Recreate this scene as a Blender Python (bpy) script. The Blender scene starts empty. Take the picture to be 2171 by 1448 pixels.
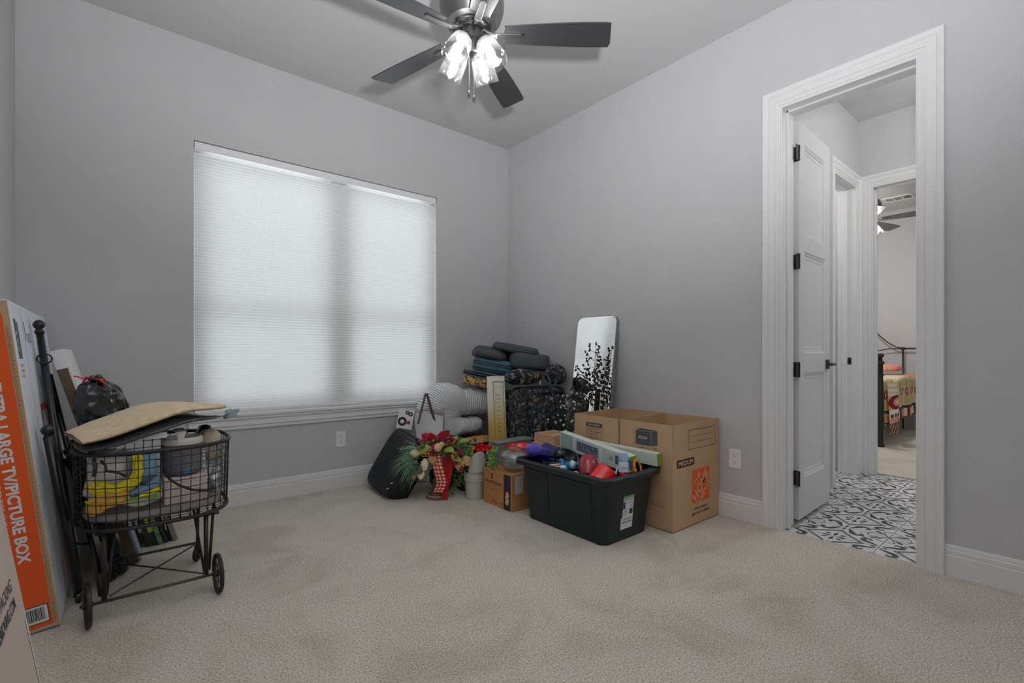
import bpy, bmesh, math, random
from mathutils import Vector, Matrix, noise
# ---------------------------------------------------------------- camera, world, lights, exposure
SC = bpy.context.scene
COL = SC.collection
PI = math.pi
YAW = math.radians(39.555)
cam = bpy.data.cameras.new('camera'); co = bpy.data.objects.new('camera', cam); COL.objects.link(co)
co.location = (0, 0, 1.0243); co.rotation_euler = (PI/2, 0, -YAW)
cam.sensor_width = 36; cam.lens = 36*1016.25/2171; cam.shift_y = (750.7-724)/2171
cam.clip_start = 0.02
SC.camera = co
w = bpy.data.worlds.new('world'); SC.world = w; w.use_nodes = True
wb = w.node_tree.nodes['Background']; wb.inputs[0].default_value = (0.97, 0.98, 1, 1); wb.inputs[1].default_value = .5
SC.view_settings.view_transform = 'Standard'; SC.view_settings.look = 'None'
SC.view_settings.gamma = 1; SC.view_settings.use_curve_mapping = False
SC.view_settings.exposure = 1.27
SC.cycles.use_denoising = True
SC.cycles.max_bounces = 10; SC.cycles.diffuse_bounces = 6; SC.cycles.transparent_max_bounces = 24
SC.cycles.sample_clamp_indirect = 6
BULB = 33.0          # emission strength of the fan's four bulbs
def lamp(name, loc, power, radius=.08, color=(1, .985, .96)):
    l = bpy.data.lights.new(name, 'POINT'); l.energy = power; l.shadow_soft_size = radius; l.color = color
    o = bpy.data.objects.new(name, l); o.location = loc; COL.objects.link(o); return o
lamp('hall_lamp', (4.1, .15, 2.6), 8, .15)
lamp('bedroom_lamp', (6.55, 1.75, 2.35), 27, .12)
lamp('side_room_lamp', (4.6, 2.3, 2.5), 10, .1)
fl = bpy.data.lights.new('bounce_fill', 'SPOT'); fl.energy = 140; fl.spot_size = math.radians(130); fl.spot_blend = 1; fl.shadow_soft_size = .05; fl.color = (.97, .98, 1)
fo = bpy.data.objects.new('bounce_fill', fl); fo.location = (.25, .0, 1.35); fo.rotation_euler = (PI-math.radians(32), 0, -YAW); COL.objects.link(fo)   # added fill light near the camera, aimed up to brighten the ceiling
pl = bpy.data.lights.new('daylight', 'AREA'); pl.shape = 'RECTANGLE'; pl.size = 6; pl.size_y = 5; pl.energy = 66; pl.color = (.97, .985, 1)
po = bpy.data.objects.new('daylight', pl); po.location = (1.3, 5.4, 2.3); po.rotation_euler = (-PI/2, 0, 0); COL.objects.link(po)   # open sky outside the window
# ---------------------------------------------------------------- material helpers
def lin(c):
    c = c/255
    return c/12.92 if c <= .04045 else ((c+.055)/1.055)**2.4
def col(rgb, k=1.0):
    return tuple(min(.92, lin(c)*k) for c in rgb)+(1,)
MATS = {}
def M(name, rgb=(128, 128, 128), rough=.6, metal=0, var=0, vs=8, bump=0, bs=60, k=1.55, spec=.5, coat=0, sheen=0, emit=None, es=1, trans=0, alpha=1):
    if name in MATS: return MATS[name]
    m = bpy.data.materials.new(name); m.use_nodes = True; nt = m.node_tree; b = nt.nodes['Principled BSDF']
    c = col(rgb, k)
    b.inputs['Base Color'].default_value = c; b.inputs['Roughness'].default_value = rough; b.inputs['Metallic'].default_value = metal
    b.inputs['Specular IOR Level'].default_value = spec; b.inputs['Coat Weight'].default_value = coat; b.inputs['Sheen Weight'].default_value = sheen
    b.inputs['Transmission Weight'].default_value = trans; b.inputs['Alpha'].default_value = alpha
    if emit: b.inputs['Emission Color'].default_value = emit+(1,); b.inputs['Emission Strength'].default_value = es
    N, L = nt.nodes, nt.links
    tc = N.new('ShaderNodeTexCoord')
    if var:
        n = N.new('ShaderNodeTexNoise'); n.inputs['Scale'].default_value = vs; n.inputs['Detail'].default_value = 3
        L.new(tc.outputs['Object'], n.inputs['Vector'])
        r = N.new('ShaderNodeValToRGB'); r.color_ramp.elements[0].position = .3; r.color_ramp.elements[1].position = .7
        r.color_ramp.elements[0].color = tuple(x*(1-var) for x in c[:3])+(1,); r.color_ramp.elements[1].color = tuple(min(.95, x*(1+var)) for x in c[:3])+(1,)
        L.new(n.outputs['Fac'], r.inputs['Fac']); L.new(r.outputs['Color'], b.inputs['Base Color'])
    if bump:
        n = N.new('ShaderNodeTexNoise'); n.inputs['Scale'].default_value = bs; n.inputs['Detail'].default_value = 2
        L.new(tc.outputs['Object'], n.inputs['Vector'])
        u = N.new('ShaderNodeBump'); u.inputs['Strength'].default_value = bump; u.inputs['Distance'].default_value = .004
        L.new(n.outputs['Fac'], u.inputs['Height']); L.new(u.outputs['Normal'], b.inputs['Normal'])
    MATS[name] = m
    return m
def node_mat(name, build):
    if name in MATS: return MATS[name]
    m = bpy.data.materials.new(name); m.use_nodes = True
    nt = m.node_tree; build(nt, nt.nodes, nt.links, nt.nodes['Principled BSDF']); MATS[name] = m
    return m
def ramp(N, stops):
    r = N.new('ShaderNodeValToRGB'); cr = r.color_ramp
    cr.elements[0].position, cr.elements[0].color = stops[0]; cr.elements[1].position, cr.elements[1].color = stops[-1]
    for p, c in stops[1:-1]:
        e = cr.elements.new(p); e.color = c
    return r
def thin_glass(name, tint=(255, 255, 255), gloss=.12, haze=.0, tk=1.0, rough=.02):
    def f(nt, N, L, b):
        out = N['Material Output']; N.remove(b)
        t = N.new('ShaderNodeBsdfTransparent'); t.inputs[0].default_value = col(tint, tk)[:3]+(1,)
        t.inputs[0].default_value = tuple(lin(x) for x in tint)+(1,)
        g = N.new('ShaderNodeBsdfGlossy'); g.inputs['Roughness'].default_value = rough
        lw = N.new('ShaderNodeLayerWeight'); lw.inputs[0].default_value = .35
        mm = N.new('ShaderNodeMath'); mm.operation = 'MULTIPLY_ADD'; mm.inputs[1].default_value = .6; mm.inputs[2].default_value = gloss*.3
        pw = N.new('ShaderNodeMath'); pw.operation = 'POWER'; pw.inputs[1].default_value = 2.2; L.new(lw.outputs['Facing'], pw.inputs[0]); L.new(pw.outputs[0], mm.inputs[0])
        mx = N.new('ShaderNodeMixShader'); L.new(mm.outputs[0], mx.inputs[0]); L.new(t.outputs[0], mx.inputs[1]); L.new(g.outputs[0], mx.inputs[2])
        last = mx
        if haze:
            tr = N.new('ShaderNodeBsdfTranslucent'); tr.inputs[0].default_value = tuple(lin(x) for x in tint)+(1,)
            m2 = N.new('ShaderNodeMixShader'); m2.inputs[0].default_value = haze
            L.new(mx.outputs[0], m2.inputs[1]); L.new(tr.outputs[0], m2.inputs[2]); last = m2
        L.new(last.outputs[0], out.inputs[0])
    return node_mat(name, f)
# ---------------------------------------------------------------- mesh helpers
class MB:
    def __init__(s): s.bm = bmesh.new(); s.mi = 0; s.T = Matrix()
    def v(s, p): return s.bm.verts.new(s.T @ Vector(p))
    def f(s, vs):
        try: fc = s.bm.faces.new(vs); fc.material_index = s.mi; return fc
        except ValueError: return None
    def box(s, c, d, R=None, taper=1.0):
        hx, hy, hz = d[0]/2, d[1]/2, d[2]/2; c = Vector(c)
        R = R or Matrix()
        P = []
        for z in (-hz, hz):
            k = taper if z > 0 else 1
            for x, y in ((-hx, -hy), (hx, -hy), (hx, hy), (-hx, hy)): P.append(s.v(c + (R @ Vector((x*k, y*k, z)))))
        for q in ((3, 2, 1, 0), (4, 5, 6, 7), (0, 1, 5, 4), (1, 2, 6, 5), (2, 3, 7, 6), (3, 0, 4, 7)): s.f([P[i] for i in q])
        return s
    def b2(s, lo, hi): return s.box([(a+b)/2 for a, b in zip(lo, hi)], [abs(b-a) for a, b in zip(lo, hi)])
    def grid(s, fn, nu, nv, cu=False, cv=False):
        V = [[s.v(fn(i/(nu if cu else nu-1), j/(nv if cv else nv-1))) for j in range(nv)] for i in range(nu)]
        for i in range(nu if cu else nu-1):
            for j in range(nv if cv else nv-1):
                s.f([V[i][j], V[(i+1) % nu][j], V[(i+1) % nu][(j+1) % nv], V[i][(j+1) % nv]])
        return V
    def tube(s, pts, r, n=8, closed=False, caps=True, flat=1.0):
        pts = [Vector(p) for p in pts]; m = len(pts); rr = r if isinstance(r, (list, tuple)) else [r]*m
        rings = []; up = None
        for i, p in enumerate(pts):
            if closed: d = pts[(i+1) % m]-pts[i-1]
            else: d = pts[min(i+1, m-1)]-pts[max(i-1, 0)]
            if d.length < 1e-9: d = Vector((0, 0, 1))
            d.normalize()
            if up is None:
                up = Vector((0, 0, 1)) if abs(d.z) < .9 else Vector((1, 0, 0))
            a = d.cross(up)
            if a.length < 1e-6: a = d.orthogonal()
            a.normalize(); b = d.cross(a).normalized(); up = a.cross(d)
            rings.append([s.v(p+(a*math.cos(2*PI*k/n)+b*flat*math.sin(2*PI*k/n))*rr[i]) for k in range(n)])
        for i in range(m if closed else m-1):
            A, B = rings[i], rings[(i+1) % m]
            for k in range(n): s.f([A[k], A[(k+1) % n], B[(k+1) % n], B[k]])
        if caps and not closed: s.f(rings[0][::-1]); s.f(rings[-1])
        return s
    def lathe(s, prof, n=24, c=(0, 0, 0), R=None, a0=0, a1=2*PI):
        R = R or Matrix(); c = Vector(c); full = abs(a1-a0-2*PI) < 1e-6
        m = n if full else n+1; rings = []
        for r, z in prof:
            if r < 1e-6: rings.append([s.v(c+(R @ Vector((0, 0, z))))]*m)
            else: rings.append([s.v(c+(R @ Vector((r*math.cos(a0+(a1-a0)*k/n), r*math.sin(a0+(a1-a0)*k/n), z)))) for k in range(m)])
        for A, B in zip(rings, rings[1:]):
            for k in range(n):
                q = [A[k], A[(k+1) % m], B[(k+1) % m], B[k]]
                u = []
                for x in q:
                    if x not in u: u.append(x)
                if len(u) > 2: s.f(u)
        return s
    def prism(s, pts, h, R=None, z0=0):
        R = R or Matrix()
        A = [s.v(R @ Vector((x, y, z0))) for x, y in pts]; B = [s.v(R @ Vector((x, y, z0+h))) for x, y in pts]; n = len(pts)
        s.f(A[::-1]); s.f(B)
        for i in range(n): s.f([A[i], A[(i+1) % n], B[(i+1) % n], B[i]])
        return s
    def sweep(s, prof, P, close=True):
        # prof: list of (a,b); P(a,b) -> list of path points
        rows = [[s.v(p) for p in P(a, b)] for a, b in prof]
        n = len(rows)
        for i in range(n if close else n-1):
            A, B = rows[i], rows[(i+1) % n]
            for j in range(len(A)-1): s.f([A[j], A[j+1], B[j+1], B[j]])
        if close: s.f([r[0] for r in rows]); s.f([r[-1] for r in rows][::-1])
        return s
    def ball(s, c, r, n=10, sc=(1, 1, 1), R=None):
        prof = [(math.sin(PI*i/n)*r, -math.cos(PI*i/n)*r) for i in range(n+1)]
        R = (R or Matrix()).to_4x4() @ Matrix.Diagonal((sc[0], sc[1], sc[2], 1))
        return s.lathe(prof, n*2 if n < 10 else int(n*1.6), c, R)
    def build(s, name, mats, parent=None, smooth=False, bevel=0, sub=0, solid=0, rn=True, seg=2):
        if rn: bmesh.ops.recalc_face_normals(s.bm, faces=s.bm.faces)
        me = bpy.data.meshes.new(name); s.bm.to_mesh(me); s.bm.free()
        for m in (mats if isinstance(mats, (list, tuple)) else [mats]): me.materials.append(m)
        if smooth:
            for p in me.polygons: p.use_smooth = True
        o = bpy.data.objects.new(name, me); COL.objects.link(o)
        if parent: o.parent = parent
        if solid: q = o.modifiers.new('s', 'SOLIDIFY'); q.thickness = solid; q.offset = 0
        if bevel: q = o.modifiers.new('b', 'BEVEL'); q.width = bevel; q.segments = seg; q.limit_method = 'ANGLE'; q.harden_normals = False
        if sub: q = o.modifiers.new('u', 'SUBSURF'); q.levels = sub; q.render_levels = sub
        if smooth == 'auto':
            q = me.polygons
            for p in q: p.use_smooth = True
            for e in me.edges: e.use_edge_sharp = False
            try: me.set_sharp_from_angle(angle=math.radians(35))
            except Exception: pass
        return o
def thing(name, label, cat, loc=(0, 0, 0), rot=(0, 0, 0), group=None):
    o = bpy.data.objects.new(name, None); COL.objects.link(o); o.location = loc; o.rotation_euler = rot; o.empty_display_size = .05
    o['label'] = label; o['category'] = cat
    if group: o['group'] = group
    return o
def tag(o, label, cat, group=None, loc=None, rot=None):
    o['label'] = label; o['category'] = cat
    if group: o['group'] = group
    if loc: o.location = loc
    if rot: o.rotation_euler = rot
    return o
def struct(o): o['kind'] = 'structure'; return o
def frame(o, x, y):
    x = Vector(x).normalized(); y = Vector(y); z = x.cross(y).normalized(); y = z.cross(x)
    m = Matrix((x, y, z)).transposed().to_4x4(); m.translation = Vector(o); return m
def FX(x0, y, z): return frame((x0, y, z), (0, -1, 0), (0, 0, 1))   # on a face looking towards -X
def FY(x, y0, z): return frame((x, y0, z), (1, 0, 0), (0, 0, 1))    # on a face looking towards -Y
def FP(x0, y, z): return frame((x0, y, z), (0, 1, 0), (0, 0, 1))    # on a face looking towards +X
def text(s, T, wd, ht, mat, parent, name='lettering', bold=0, ex=.0002, shear=0):
    # lettering centred on T's origin, fitted into wd x ht
    c = bpy.data.curves.new('t', 'FONT'); c.body = s; c.align_x = 'CENTER'; c.align_y = 'CENTER'; c.offset = bold; c.shear = shear; c.resolution_u = 3
    c.space_line = .95
    o = bpy.data.objects.new('t', c); COL.objects.link(o)
    dg = bpy.context.evaluated_depsgraph_get(); me = bpy.data.meshes.new_from_object(o.evaluated_get(dg))
    bpy.data.objects.remove(o); bpy.data.curves.remove(c)
    xs = [v.co.x for v in me.vertices]; ys = [v.co.y for v in me.vertices]
    kx = wd/(max(xs)-min(xs)); ky = ht/(max(ys)-min(ys)); mx = (max(xs)+min(xs))/2; my = (max(ys)+min(ys))/2
    for v in me.vertices: v.co = T @ Vector(((v.co.x-mx)*kx, (v.co.y-my)*ky, ex))
    me.materials.append(mat); me.name = name
    r = bpy.data.objects.new(name, me); COL.objects.link(r)
    if parent: r.parent = parent
    return r
def decal(rects, T, mats, parent, name, z=.0004):
    # rects: (x0,y0,x1,y1,material index)
    b = MB(); b.T = T
    for i, (x0, y0, x1, y1, mi) in enumerate(rects):
        b.mi = mi; zz = z+.00025*mi
        b.f([b.v((x0, y0, zz)), b.v((x1, y0, zz)), b.v((x1, y1, zz)), b.v((x0, y1, zz))])
    return b.build(name, mats, parent, rn=False)
def lump(p, a, f, seed=0):
    q = Vector(p)*f+Vector((seed*7.1, seed*3.3, seed*1.7))
    return noise.noise_vector(q)*a
# ---------------------------------------------------------------- shared materials
GREY = (163, 163, 165)
m_wall = M('wall_paint', (167, 167, 168), .85, var=.015, vs=5, bump=.12, bs=140, k=1.5)
m_ceil = M('ceiling_paint', (164, 164, 165), .9, bump=.1, bs=140, k=1.62)
m_trim = M('white_trim', (191, 191, 191), .45, k=1.5)
m_trim2 = M('door_paint', (184, 184, 186), .42, k=1.45)
m_black = M('black_hardware', (34, 34, 36), .4, spec=.5)
m_white = M('white_plastic', (205, 205, 206), .4, k=1.4)
m_dark = M('dark_void', (20, 20, 20), .8)
def carpet(nt, N, L, b):
    tc = N.new('ShaderNodeTexCoord')
    n1 = N.new('ShaderNodeTexNoise'); n1.inputs['Scale'].default_value = 150; n1.inputs['Detail'].default_value = 3; n1.inputs['Roughness'].default_value = .65
    n2 = N.new('ShaderNodeTexNoise'); n2.inputs['Scale'].default_value = 2.6; n2.inputs['Detail'].default_value = 4; n2.inputs['Distortion'].default_value = .9; n2.inputs['Roughness'].default_value = .6
    for n in (n1, n2): L.new(tc.outputs['Object'], n.inputs['Vector'])
    r1 = ramp(N, [(.28, col((120, 113, 104), 1.5)), (.5, col((176, 170, 159), 1.5)), (.72, col((208, 203, 192), 1.45))])
    L.new(n1.outputs['Fac'], r1.inputs[0])
    r2 = ramp(N, [(.34, (.84, .82, .80, 1)), (.47, (.95, .945, .94, 1)), (.62, (1, 1, 1, 1))]); L.new(n2.outputs['Fac'], r2.inputs[0])
    mx = N.new('ShaderNodeMix'); mx.data_type = 'RGBA'; mx.blend_type = 'MULTIPLY'; mx.inputs[0].default_value = 1
    L.new(r1.outputs[0], mx.inputs[6]); L.new(r2.outputs[0], mx.inputs[7]); L.new(mx.outputs[2], b.inputs['Base Color'])
    b.inputs['Roughness'].default_value = .95; b.inputs['Specular IOR Level'].default_value = .1; b.inputs['Sheen Weight'].default_value = .1
    u = N.new('ShaderNodeBump'); u.inputs['Strength'].default_value = .5; u.inputs['Distance'].default_value = .006
    L.new(n1.outputs['Fac'], u.inputs['Height']); L.new(u.outputs['Normal'], b.inputs['Normal'])
m_carpet = node_mat('carpet_pile', carpet)
# ---------------------------------------------------------------- room shell
A, B, XL, YB, H = 2.986, 3.685, -.418, -.32, 3.048
WX0, WX1, WZ0, WZ1 = .386, 2.187, .626, 2.405
DY0, DY1, DZ = .542, 1.144, 2.45
TH = .14
HX = 5.0            # hall end wall (hall side)
def wall(name, boxes, mat=m_wall):
    b = MB()
    for lo, hi in boxes: b.b2(lo, hi)
    return struct(b.build(name, mat))
b = MB(); b.b2((XL-.1, YB-.1, -.12), (A+.02, B+.1, 0)); struct(b.build('floor', m_carpet))
wall('ceiling', [((XL-.1, YB-.1, H), (A+.05, B+.1, H+.1))], m_ceil)
wall('wall_left', [((XL-.1, YB-.1, 0), (XL, B+.1, H))])
wall('wall_back', [((XL, YB-.1, 0), (A, YB, H))])
wall('wall_window', [((XL, B, 0), (WX0, B+TH, H)), ((WX1, B, 0), (A+TH, B+TH, H)), ((WX0, B, 0), (WX1, B+TH, WZ0-.03)), ((WX0, B, WZ1), (WX1, B+TH, H))])
wall('wall_right', [((A, YB-.1, 0), (A+TH, DY0-.018, H)), ((A, DY1+.018, 0), (A+TH, B, H)), ((A, DY0-.018, DZ+.018), (A+TH, DY1+.018, H))])
BBP = [(.0, 0), (.015, 0), (.015, .094), (.0105, .098), (.013, .103), (.013, .118), (.0075, .122), (.009, .129), (.006, .140), (0, .142)]
def baseboard(name, p, q, nrm):
    n = Vector(nrm); p = Vector(p); q = Vector(q)
    b = MB(); b.sweep([(a, z) for a, z in BBP], lambda a, z: [p+n*a+Vector((0, 0, z)), q+n*a+Vector((0, 0, z))])
    return struct(b.build(name, m_trim))
baseboard('baseboard_window', (XL, B, 0), (A, B, 0), (0, -1, 0))
baseboard('baseboard_left', (XL, YB, 0), (XL, B-.015, 0), (1, 0, 0))
baseboard('baseboard_right', (A, DY1+.107, 0), (A, B-.015, 0), (-1, 0, 0))
baseboard('baseboard_right_near', (A, YB, 0), (A, DY0-.094, 0), (-1, 0, 0))
baseboard('baseboard_back', (XL+.015, YB, 0), (A-.015, YB, 0), (0, 1, 0))
CAS = [(0, 0), (0, .013), (.006, .015), (.012, .012), (.016, .012), (.018, .017), (.030, .019), (.034, .0155), (.038, .0155), (.040, .021), (.066, .022), (.074, .019), (.080, .025), (.096, .030), (.103, .030), (.105, .027), (.105, 0)]
def casing(name, u0, u1, v1, P, v0=0, sc=1.0, mat=None):
    b = MB()
    b.sweep([(a*sc, c) for a, c in CAS], lambda a, c: [P(u0-a, v0, c), P(u0-a, v1+a, c), P(u1+a, v1+a, c), P(u1+a, v0, c)])
    return struct(b.build(name, mat or m_trim))
# main doorway: casing both sides, jamb, stop
casing('trim_1', DY0, DY1, DZ, lambda u, v, c: Vector((A-c, u, v)))
casing('trim_2', DY0, DY1, DZ, lambda u, v, c: Vector((A+TH+c, u, v)))
b = MB()
for lo, hi in (((A-.002, DY0-.018, 0), (A+TH+.002, DY0, DZ)), ((A-.002, DY1, 0), (A+TH+.002, DY1+.018, DZ)), ((A-.002, DY0-.018, DZ), (A+TH+.002, DY1+.018, DZ+.018)),
               ((A+.05, DY0, 0), (A+.09, DY0+.011, DZ)), ((A+.05, DY1-.011, 0), (A+.09, DY1, DZ)), ((A+.05, DY0, DZ-.011), (A+.09, DY1, DZ))): b.b2(lo, hi)
struct(b.build('trim_3', m_trim, bevel=.0015))
# window: stool, apron, sashes
b = MB()
b.b2((WX0-.04, B-.035, WZ0-.028), (WX1+.04, B+.001, WZ0)); b.b2((WX0, B, WZ0-.028), (WX1, B+.085, WZ0))
struct(b.build('trim_4', m_trim, bevel=.009, seg=3))
b = MB(); z0 = WZ0-.028
b.sweep([(0, 0), (.028, 0), (.028, -.012), (.018, -.022), (.018, -.04), (.023, -.044), (.023, -.056), (.014, -.062), (.016, -.078), (.009, -.086), (0, -.088)],
        lambda a, z: [Vector((WX0-.03, B-a, z0+z)), Vector((WX1+.03, B-a, z0+z))])
struct(b.build('trim_5', m_trim))
win = bpy.data.objects.new('window_1', None); COL.objects.link(win); win.location = ((WX0+WX1)/2, B+.1, WZ0); struct(win)
m_vinyl = M('white_vinyl', (210, 210, 210), .5, k=1.3)
gl = thin_glass('window_glass', (246, 250, 250), .05)
WXM = 1.345
b = MB()
yo0, yo1 = -.015, .05
L0, L1 = WX0-win.location.x, WX1-win.location.x; ZT = WZ1-WZ0; XM = WXM-win.location.x
for lo, hi in (((L0, yo0, 0), (L0+.045, yo1, ZT)), ((L1-.045, yo0, 0), (L1, yo1, ZT)), ((L0, yo0, 0), (L1, yo1, .05)), ((L0, yo0, ZT-.045), (L1, yo1, ZT)), ((XM-.06, yo0, 0), (XM+.06, yo1, ZT))): b.b2(lo, hi)
b.build('window_frame', m_vinyl, win, bevel=.003)
ZM = 1.335-WZ0
for x0, x1 in ((L0+.045, XM-.06), (XM+.06, L1-.045)):
    for k, (za, zb) in enumerate(((.05, ZM+.022), (ZM-.022, ZT-.045))):
        yy = .0 if k == 0 else .025
        b = MB(); s_ = .038
        for lo, hi in (((x0, yy, za), (x0+s_, yy+.024, zb)), ((x1-s_, yy, za), (x1, yy+.024, zb)), ((x0, yy, za), (x1, yy+.024, za+s_)), ((x0, yy, zb-s_), (x1, yy+.024, zb))): b.b2(lo, hi)
        sa = b.build('sash', m_vinyl, win, bevel=.002)
        b = MB(); b.b2((x0+s_, yy+.010, za+s_), (x1-s_, yy+.014, zb-s_)); b.build('pane', gl, sa)
# cellular shade
def shade_mat(nt, N, L, b):
    out = N['Material Output']; N.remove(b)
    d = N.new('ShaderNodeBsdfDiffuse'); d.inputs[0].default_value = (.84, .84, .84, 1)
    t = N.new('ShaderNodeBsdfTranslucent'); t.inputs[0].default_value = (.80, .80, .80, 1)
    m = N.new('ShaderNodeMixShader'); m.inputs[0].default_value = .27
    L.new(d.outputs[0], m.inputs[1]); L.new(t.outputs[0], m.inputs[2]); L.new(m.outputs[0], out.inputs[0])
m_shade = node_mat('shade_fabric', shade_mat)
sh = thing('window_shade', 'wide white cellular shade pulled down over the window', 'window shade', (WX0, B+.03, WZ0))
W_ = WX1-WX0
b = MB(); pit = .0205; n = int((ZT-.05-.028)/pit)
V = []
for i in range(2*n+1):
    z = .026+i*pit/2; y = -.0032 if i % 2 else .0032
    V.append([b.v((x, y, z)) for x in (.008, W_-.008)])
for P_, Q_ in zip(V, V[1:]): b.f([P_[0], P_[1], Q_[1], Q_[0]])
b.build('pleated_fabric', m_shade, sh)
b = MB(); b.b2((.004, -.024, ZT-.052), (W_-.004, .026, ZT-.004)); b.build('headrail', m_white, sh, bevel=.004)
b = MB(); b.b2((.006, -.016, .004), (W_-.006, .016, .028)); br = b.build('bottom_rail', m_white, sh, bevel=.005)
for fx in (.36, .80):
    b = MB(); b.prism([(-.028, 0), (.028, 0), (.018, .008), (-.018, .008)], .012, frame((W_*fx, -.016, .022), (1, 0, 0), (0, -1, 0))); b.build('pull_tab', m_white, br)
# ---------------------------------------------------------------- hall, side opening, bedroom beyond
HYL = 1.30          # hall's left wall
CY0, CY1 = .36, 1.195  # bedroom doorway in the end wall
SX0, SX1 = 4.36, 4.88  # opening in the hall's left wall
ZF = -.012
m_tile = M('tile_white', (186, 187, 188), .35, k=1.5, var=.03, vs=3); m_tiled = M('tile_charcoal', (66, 66, 68), .4, k=1.2)
T0X, T0Y, TS = 2.944, .31, .42
def tile_floor():
    b = MB(); b.b2((A+.02, -.6, -.12), (HX+.06, 3.2, ZF-.0006))
    b.mi = 1
    def strip(pts, wd, map_):
        wd = [x*1.25 for x in wd] if isinstance(wd, (list, tuple)) else wd*(1.35 if wd > .015 else 1)
        P_ = [Vector(p) for p in pts]; L_, R_ = [], []
        for i, p in enumerate(P_):
            d = (P_[min(i+1, len(P_)-1)]-P_[max(i-1, 0)]).normalized(); nn = Vector((-d.y, d.x)); ww = wd if not isinstance(wd, (list, tuple)) else wd[i]
            L_.append(p+nn*ww/2); R_.append(p-nn*ww/2)
        for i in range(len(P_)-1):
            q = [map_(L_[i]), map_(L_[i+1]), map_(R_[i+1]), map_(R_[i])]
            b.f([b.v((x.x, x.y, ZF)) for x in q])
    def poly(pts, map_): b.f([b.v((x.x, x.y, ZF)) for x in [map_(Vector(p)) for p in pts]])
    def spiral(cx, cy, r0, r1, a0, a1, n=14): return [(cx+(r0+(r1-r0)*i/n)*math.cos(a0+(a1-a0)*i/n), cy+(r0+(r1-r0)*i/n)*math.sin(a0+(a1-a0)*i/n)) for i in range(n+1)]
    # motif of one quarter tile, coordinates 0..1 (0,0 tile centre; 1,1 tile corner)
    sp1 = spiral(.70, .40, .03, .17, 0, 4.9); sp2 = spiral(.40, .70, .03, .17, PI/2, PI/2-4.9)
    shapes = [([(0, .62), (.30, .30), (.62, 0)], .035), ([(0, .70), (.34, .34), (.70, 0)], .016), (sp1, [.05+.07*i/14 for i in range(15)]), (sp2, [.05+.07*i/14 for i in range(15)]),
              ([(.72, .23), (.85, .16), (.96, .10)], [.09, .07, .03]), ([(.23, .72), (.16, .85), (.10, .96)], [.09, .07, .03]),
              ([(.52, .98), (.60, .80), (.78, .86), (.98, .98)], .022), ([(.98, .52), (.80, .60), (.86, .78)], .022)]
    polys = [[(.05, .0), (.22, .06), (.30, .0)], [(.0, .05), (.06, .22), (.0, .30)], [(.10, .10), (.2, .13), (.24, .24), (.13, .2)], [(.98, .0), (.86, .05), (.80, .0)], [(.0, .98), (.05, .86), (.0, .80)],
             [(.62, .62), (.74, .66), (.90, .90), (.66, .74)], [(.5, .5), (.58, .52), (.6, .6), (.52, .58)]]
    for ix in range(0, 10):
        for iy in range(-1, 12):
            cx, cy = T0X+TS*(ix+.5), T0Y+TS*(iy+.5)
            if cx > HX+.3 or cy > 3.0 or cy < .1: continue
            for sx in (1, -1):
                for sy in (1, -1):
                    mp = lambda p: Vector((min(HX+.05, max(A+.03, cx+sx*p.x*TS/2)), cy+sy*p.y*TS/2))
                    for pts, wd in shapes: strip(pts, wd, mp)
                    for pts in polys: poly(pts, mp)
            g = lambda p: Vector((min(HX+.05, max(A+.03, cx+p.x*TS/2)), cy+p.y*TS/2))
            strip([(-1, 1), (1, 1)], .014, g); strip([(1, -1), (1, 1)], .014, g); strip([(-1, 0), (1, 0)], .010, g); strip([(0, -1), (0, 1)], .010, g)
    return struct(b.build('floor_hall', [m_tile, m_tiled], rn=False))
tile_floor()
wall('ceiling_hall', [((A+TH, -.6, H), (HX+.16, 3.3, H+.1))], m_ceil)
wall('wall_hall_left', [((A+TH, HYL, ZF), (SX0-.018, HYL+.12, H)), ((SX1+.018, HYL, ZF), (HX, HYL+.12, H)), ((SX0-.018, HYL, DZ+.018), (SX1+.018, HYL+.12, H))])
wall('wall_hall_end', [((HX, CY1+.018, ZF), (HX+.12, HYL+1.9, H)), ((HX, -.6, ZF), (HX+.12, CY0-.018, H)), ((HX, CY0-.018, DZ+.018), (HX+.12, CY1+.018, H))])
wall('wall_hall_right', [((A+TH, -.72, ZF), (HX+.12, -.6, H))])
casing('trim_6', SX0, SX1, DZ, lambda u, v, c: Vector((u, HYL-c, v)), v0=ZF)
casing('trim_7', CY0, CY1-.0, DZ, lambda u, v, c: Vector((HX-c, u, v)), v0=ZF)
b = MB()
for lo, hi in (((SX1, HYL-.002, ZF), (SX1+.018, HYL+.122, DZ)), ((SX0-.018, HYL-.002, ZF), (SX0, HYL+.122, DZ)), ((SX0-.018, HYL-.002, DZ), (SX1+.018, HYL+.122, DZ+.018)),
               ((SX1-.011, HYL+.05, ZF), (SX1, HYL+.085, DZ)), ((SX0, HYL+.05, DZ-.011), (SX1, HYL+.085, DZ))): b.b2(lo, hi)
struct(b.build('trim_8', m_trim, bevel=.0015))
b = MB()
for lo, hi in (((HX-.002, CY1, ZF), (HX+.122, CY1+.018, DZ)), ((HX-.002, CY0-.018, ZF), (HX+.122, CY0, DZ)), ((HX-.002, CY0-.018, DZ), (HX+.122, CY1+.018, DZ+.018)),
               ((HX+.05, CY1-.011, ZF), (HX+.085, CY1, DZ)), ((HX+.05, CY0, DZ-.011), (HX+.085, CY1, DZ))): b.b2(lo, hi)
struct(b.build('trim_9', m_trim, bevel=.0015))
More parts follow.
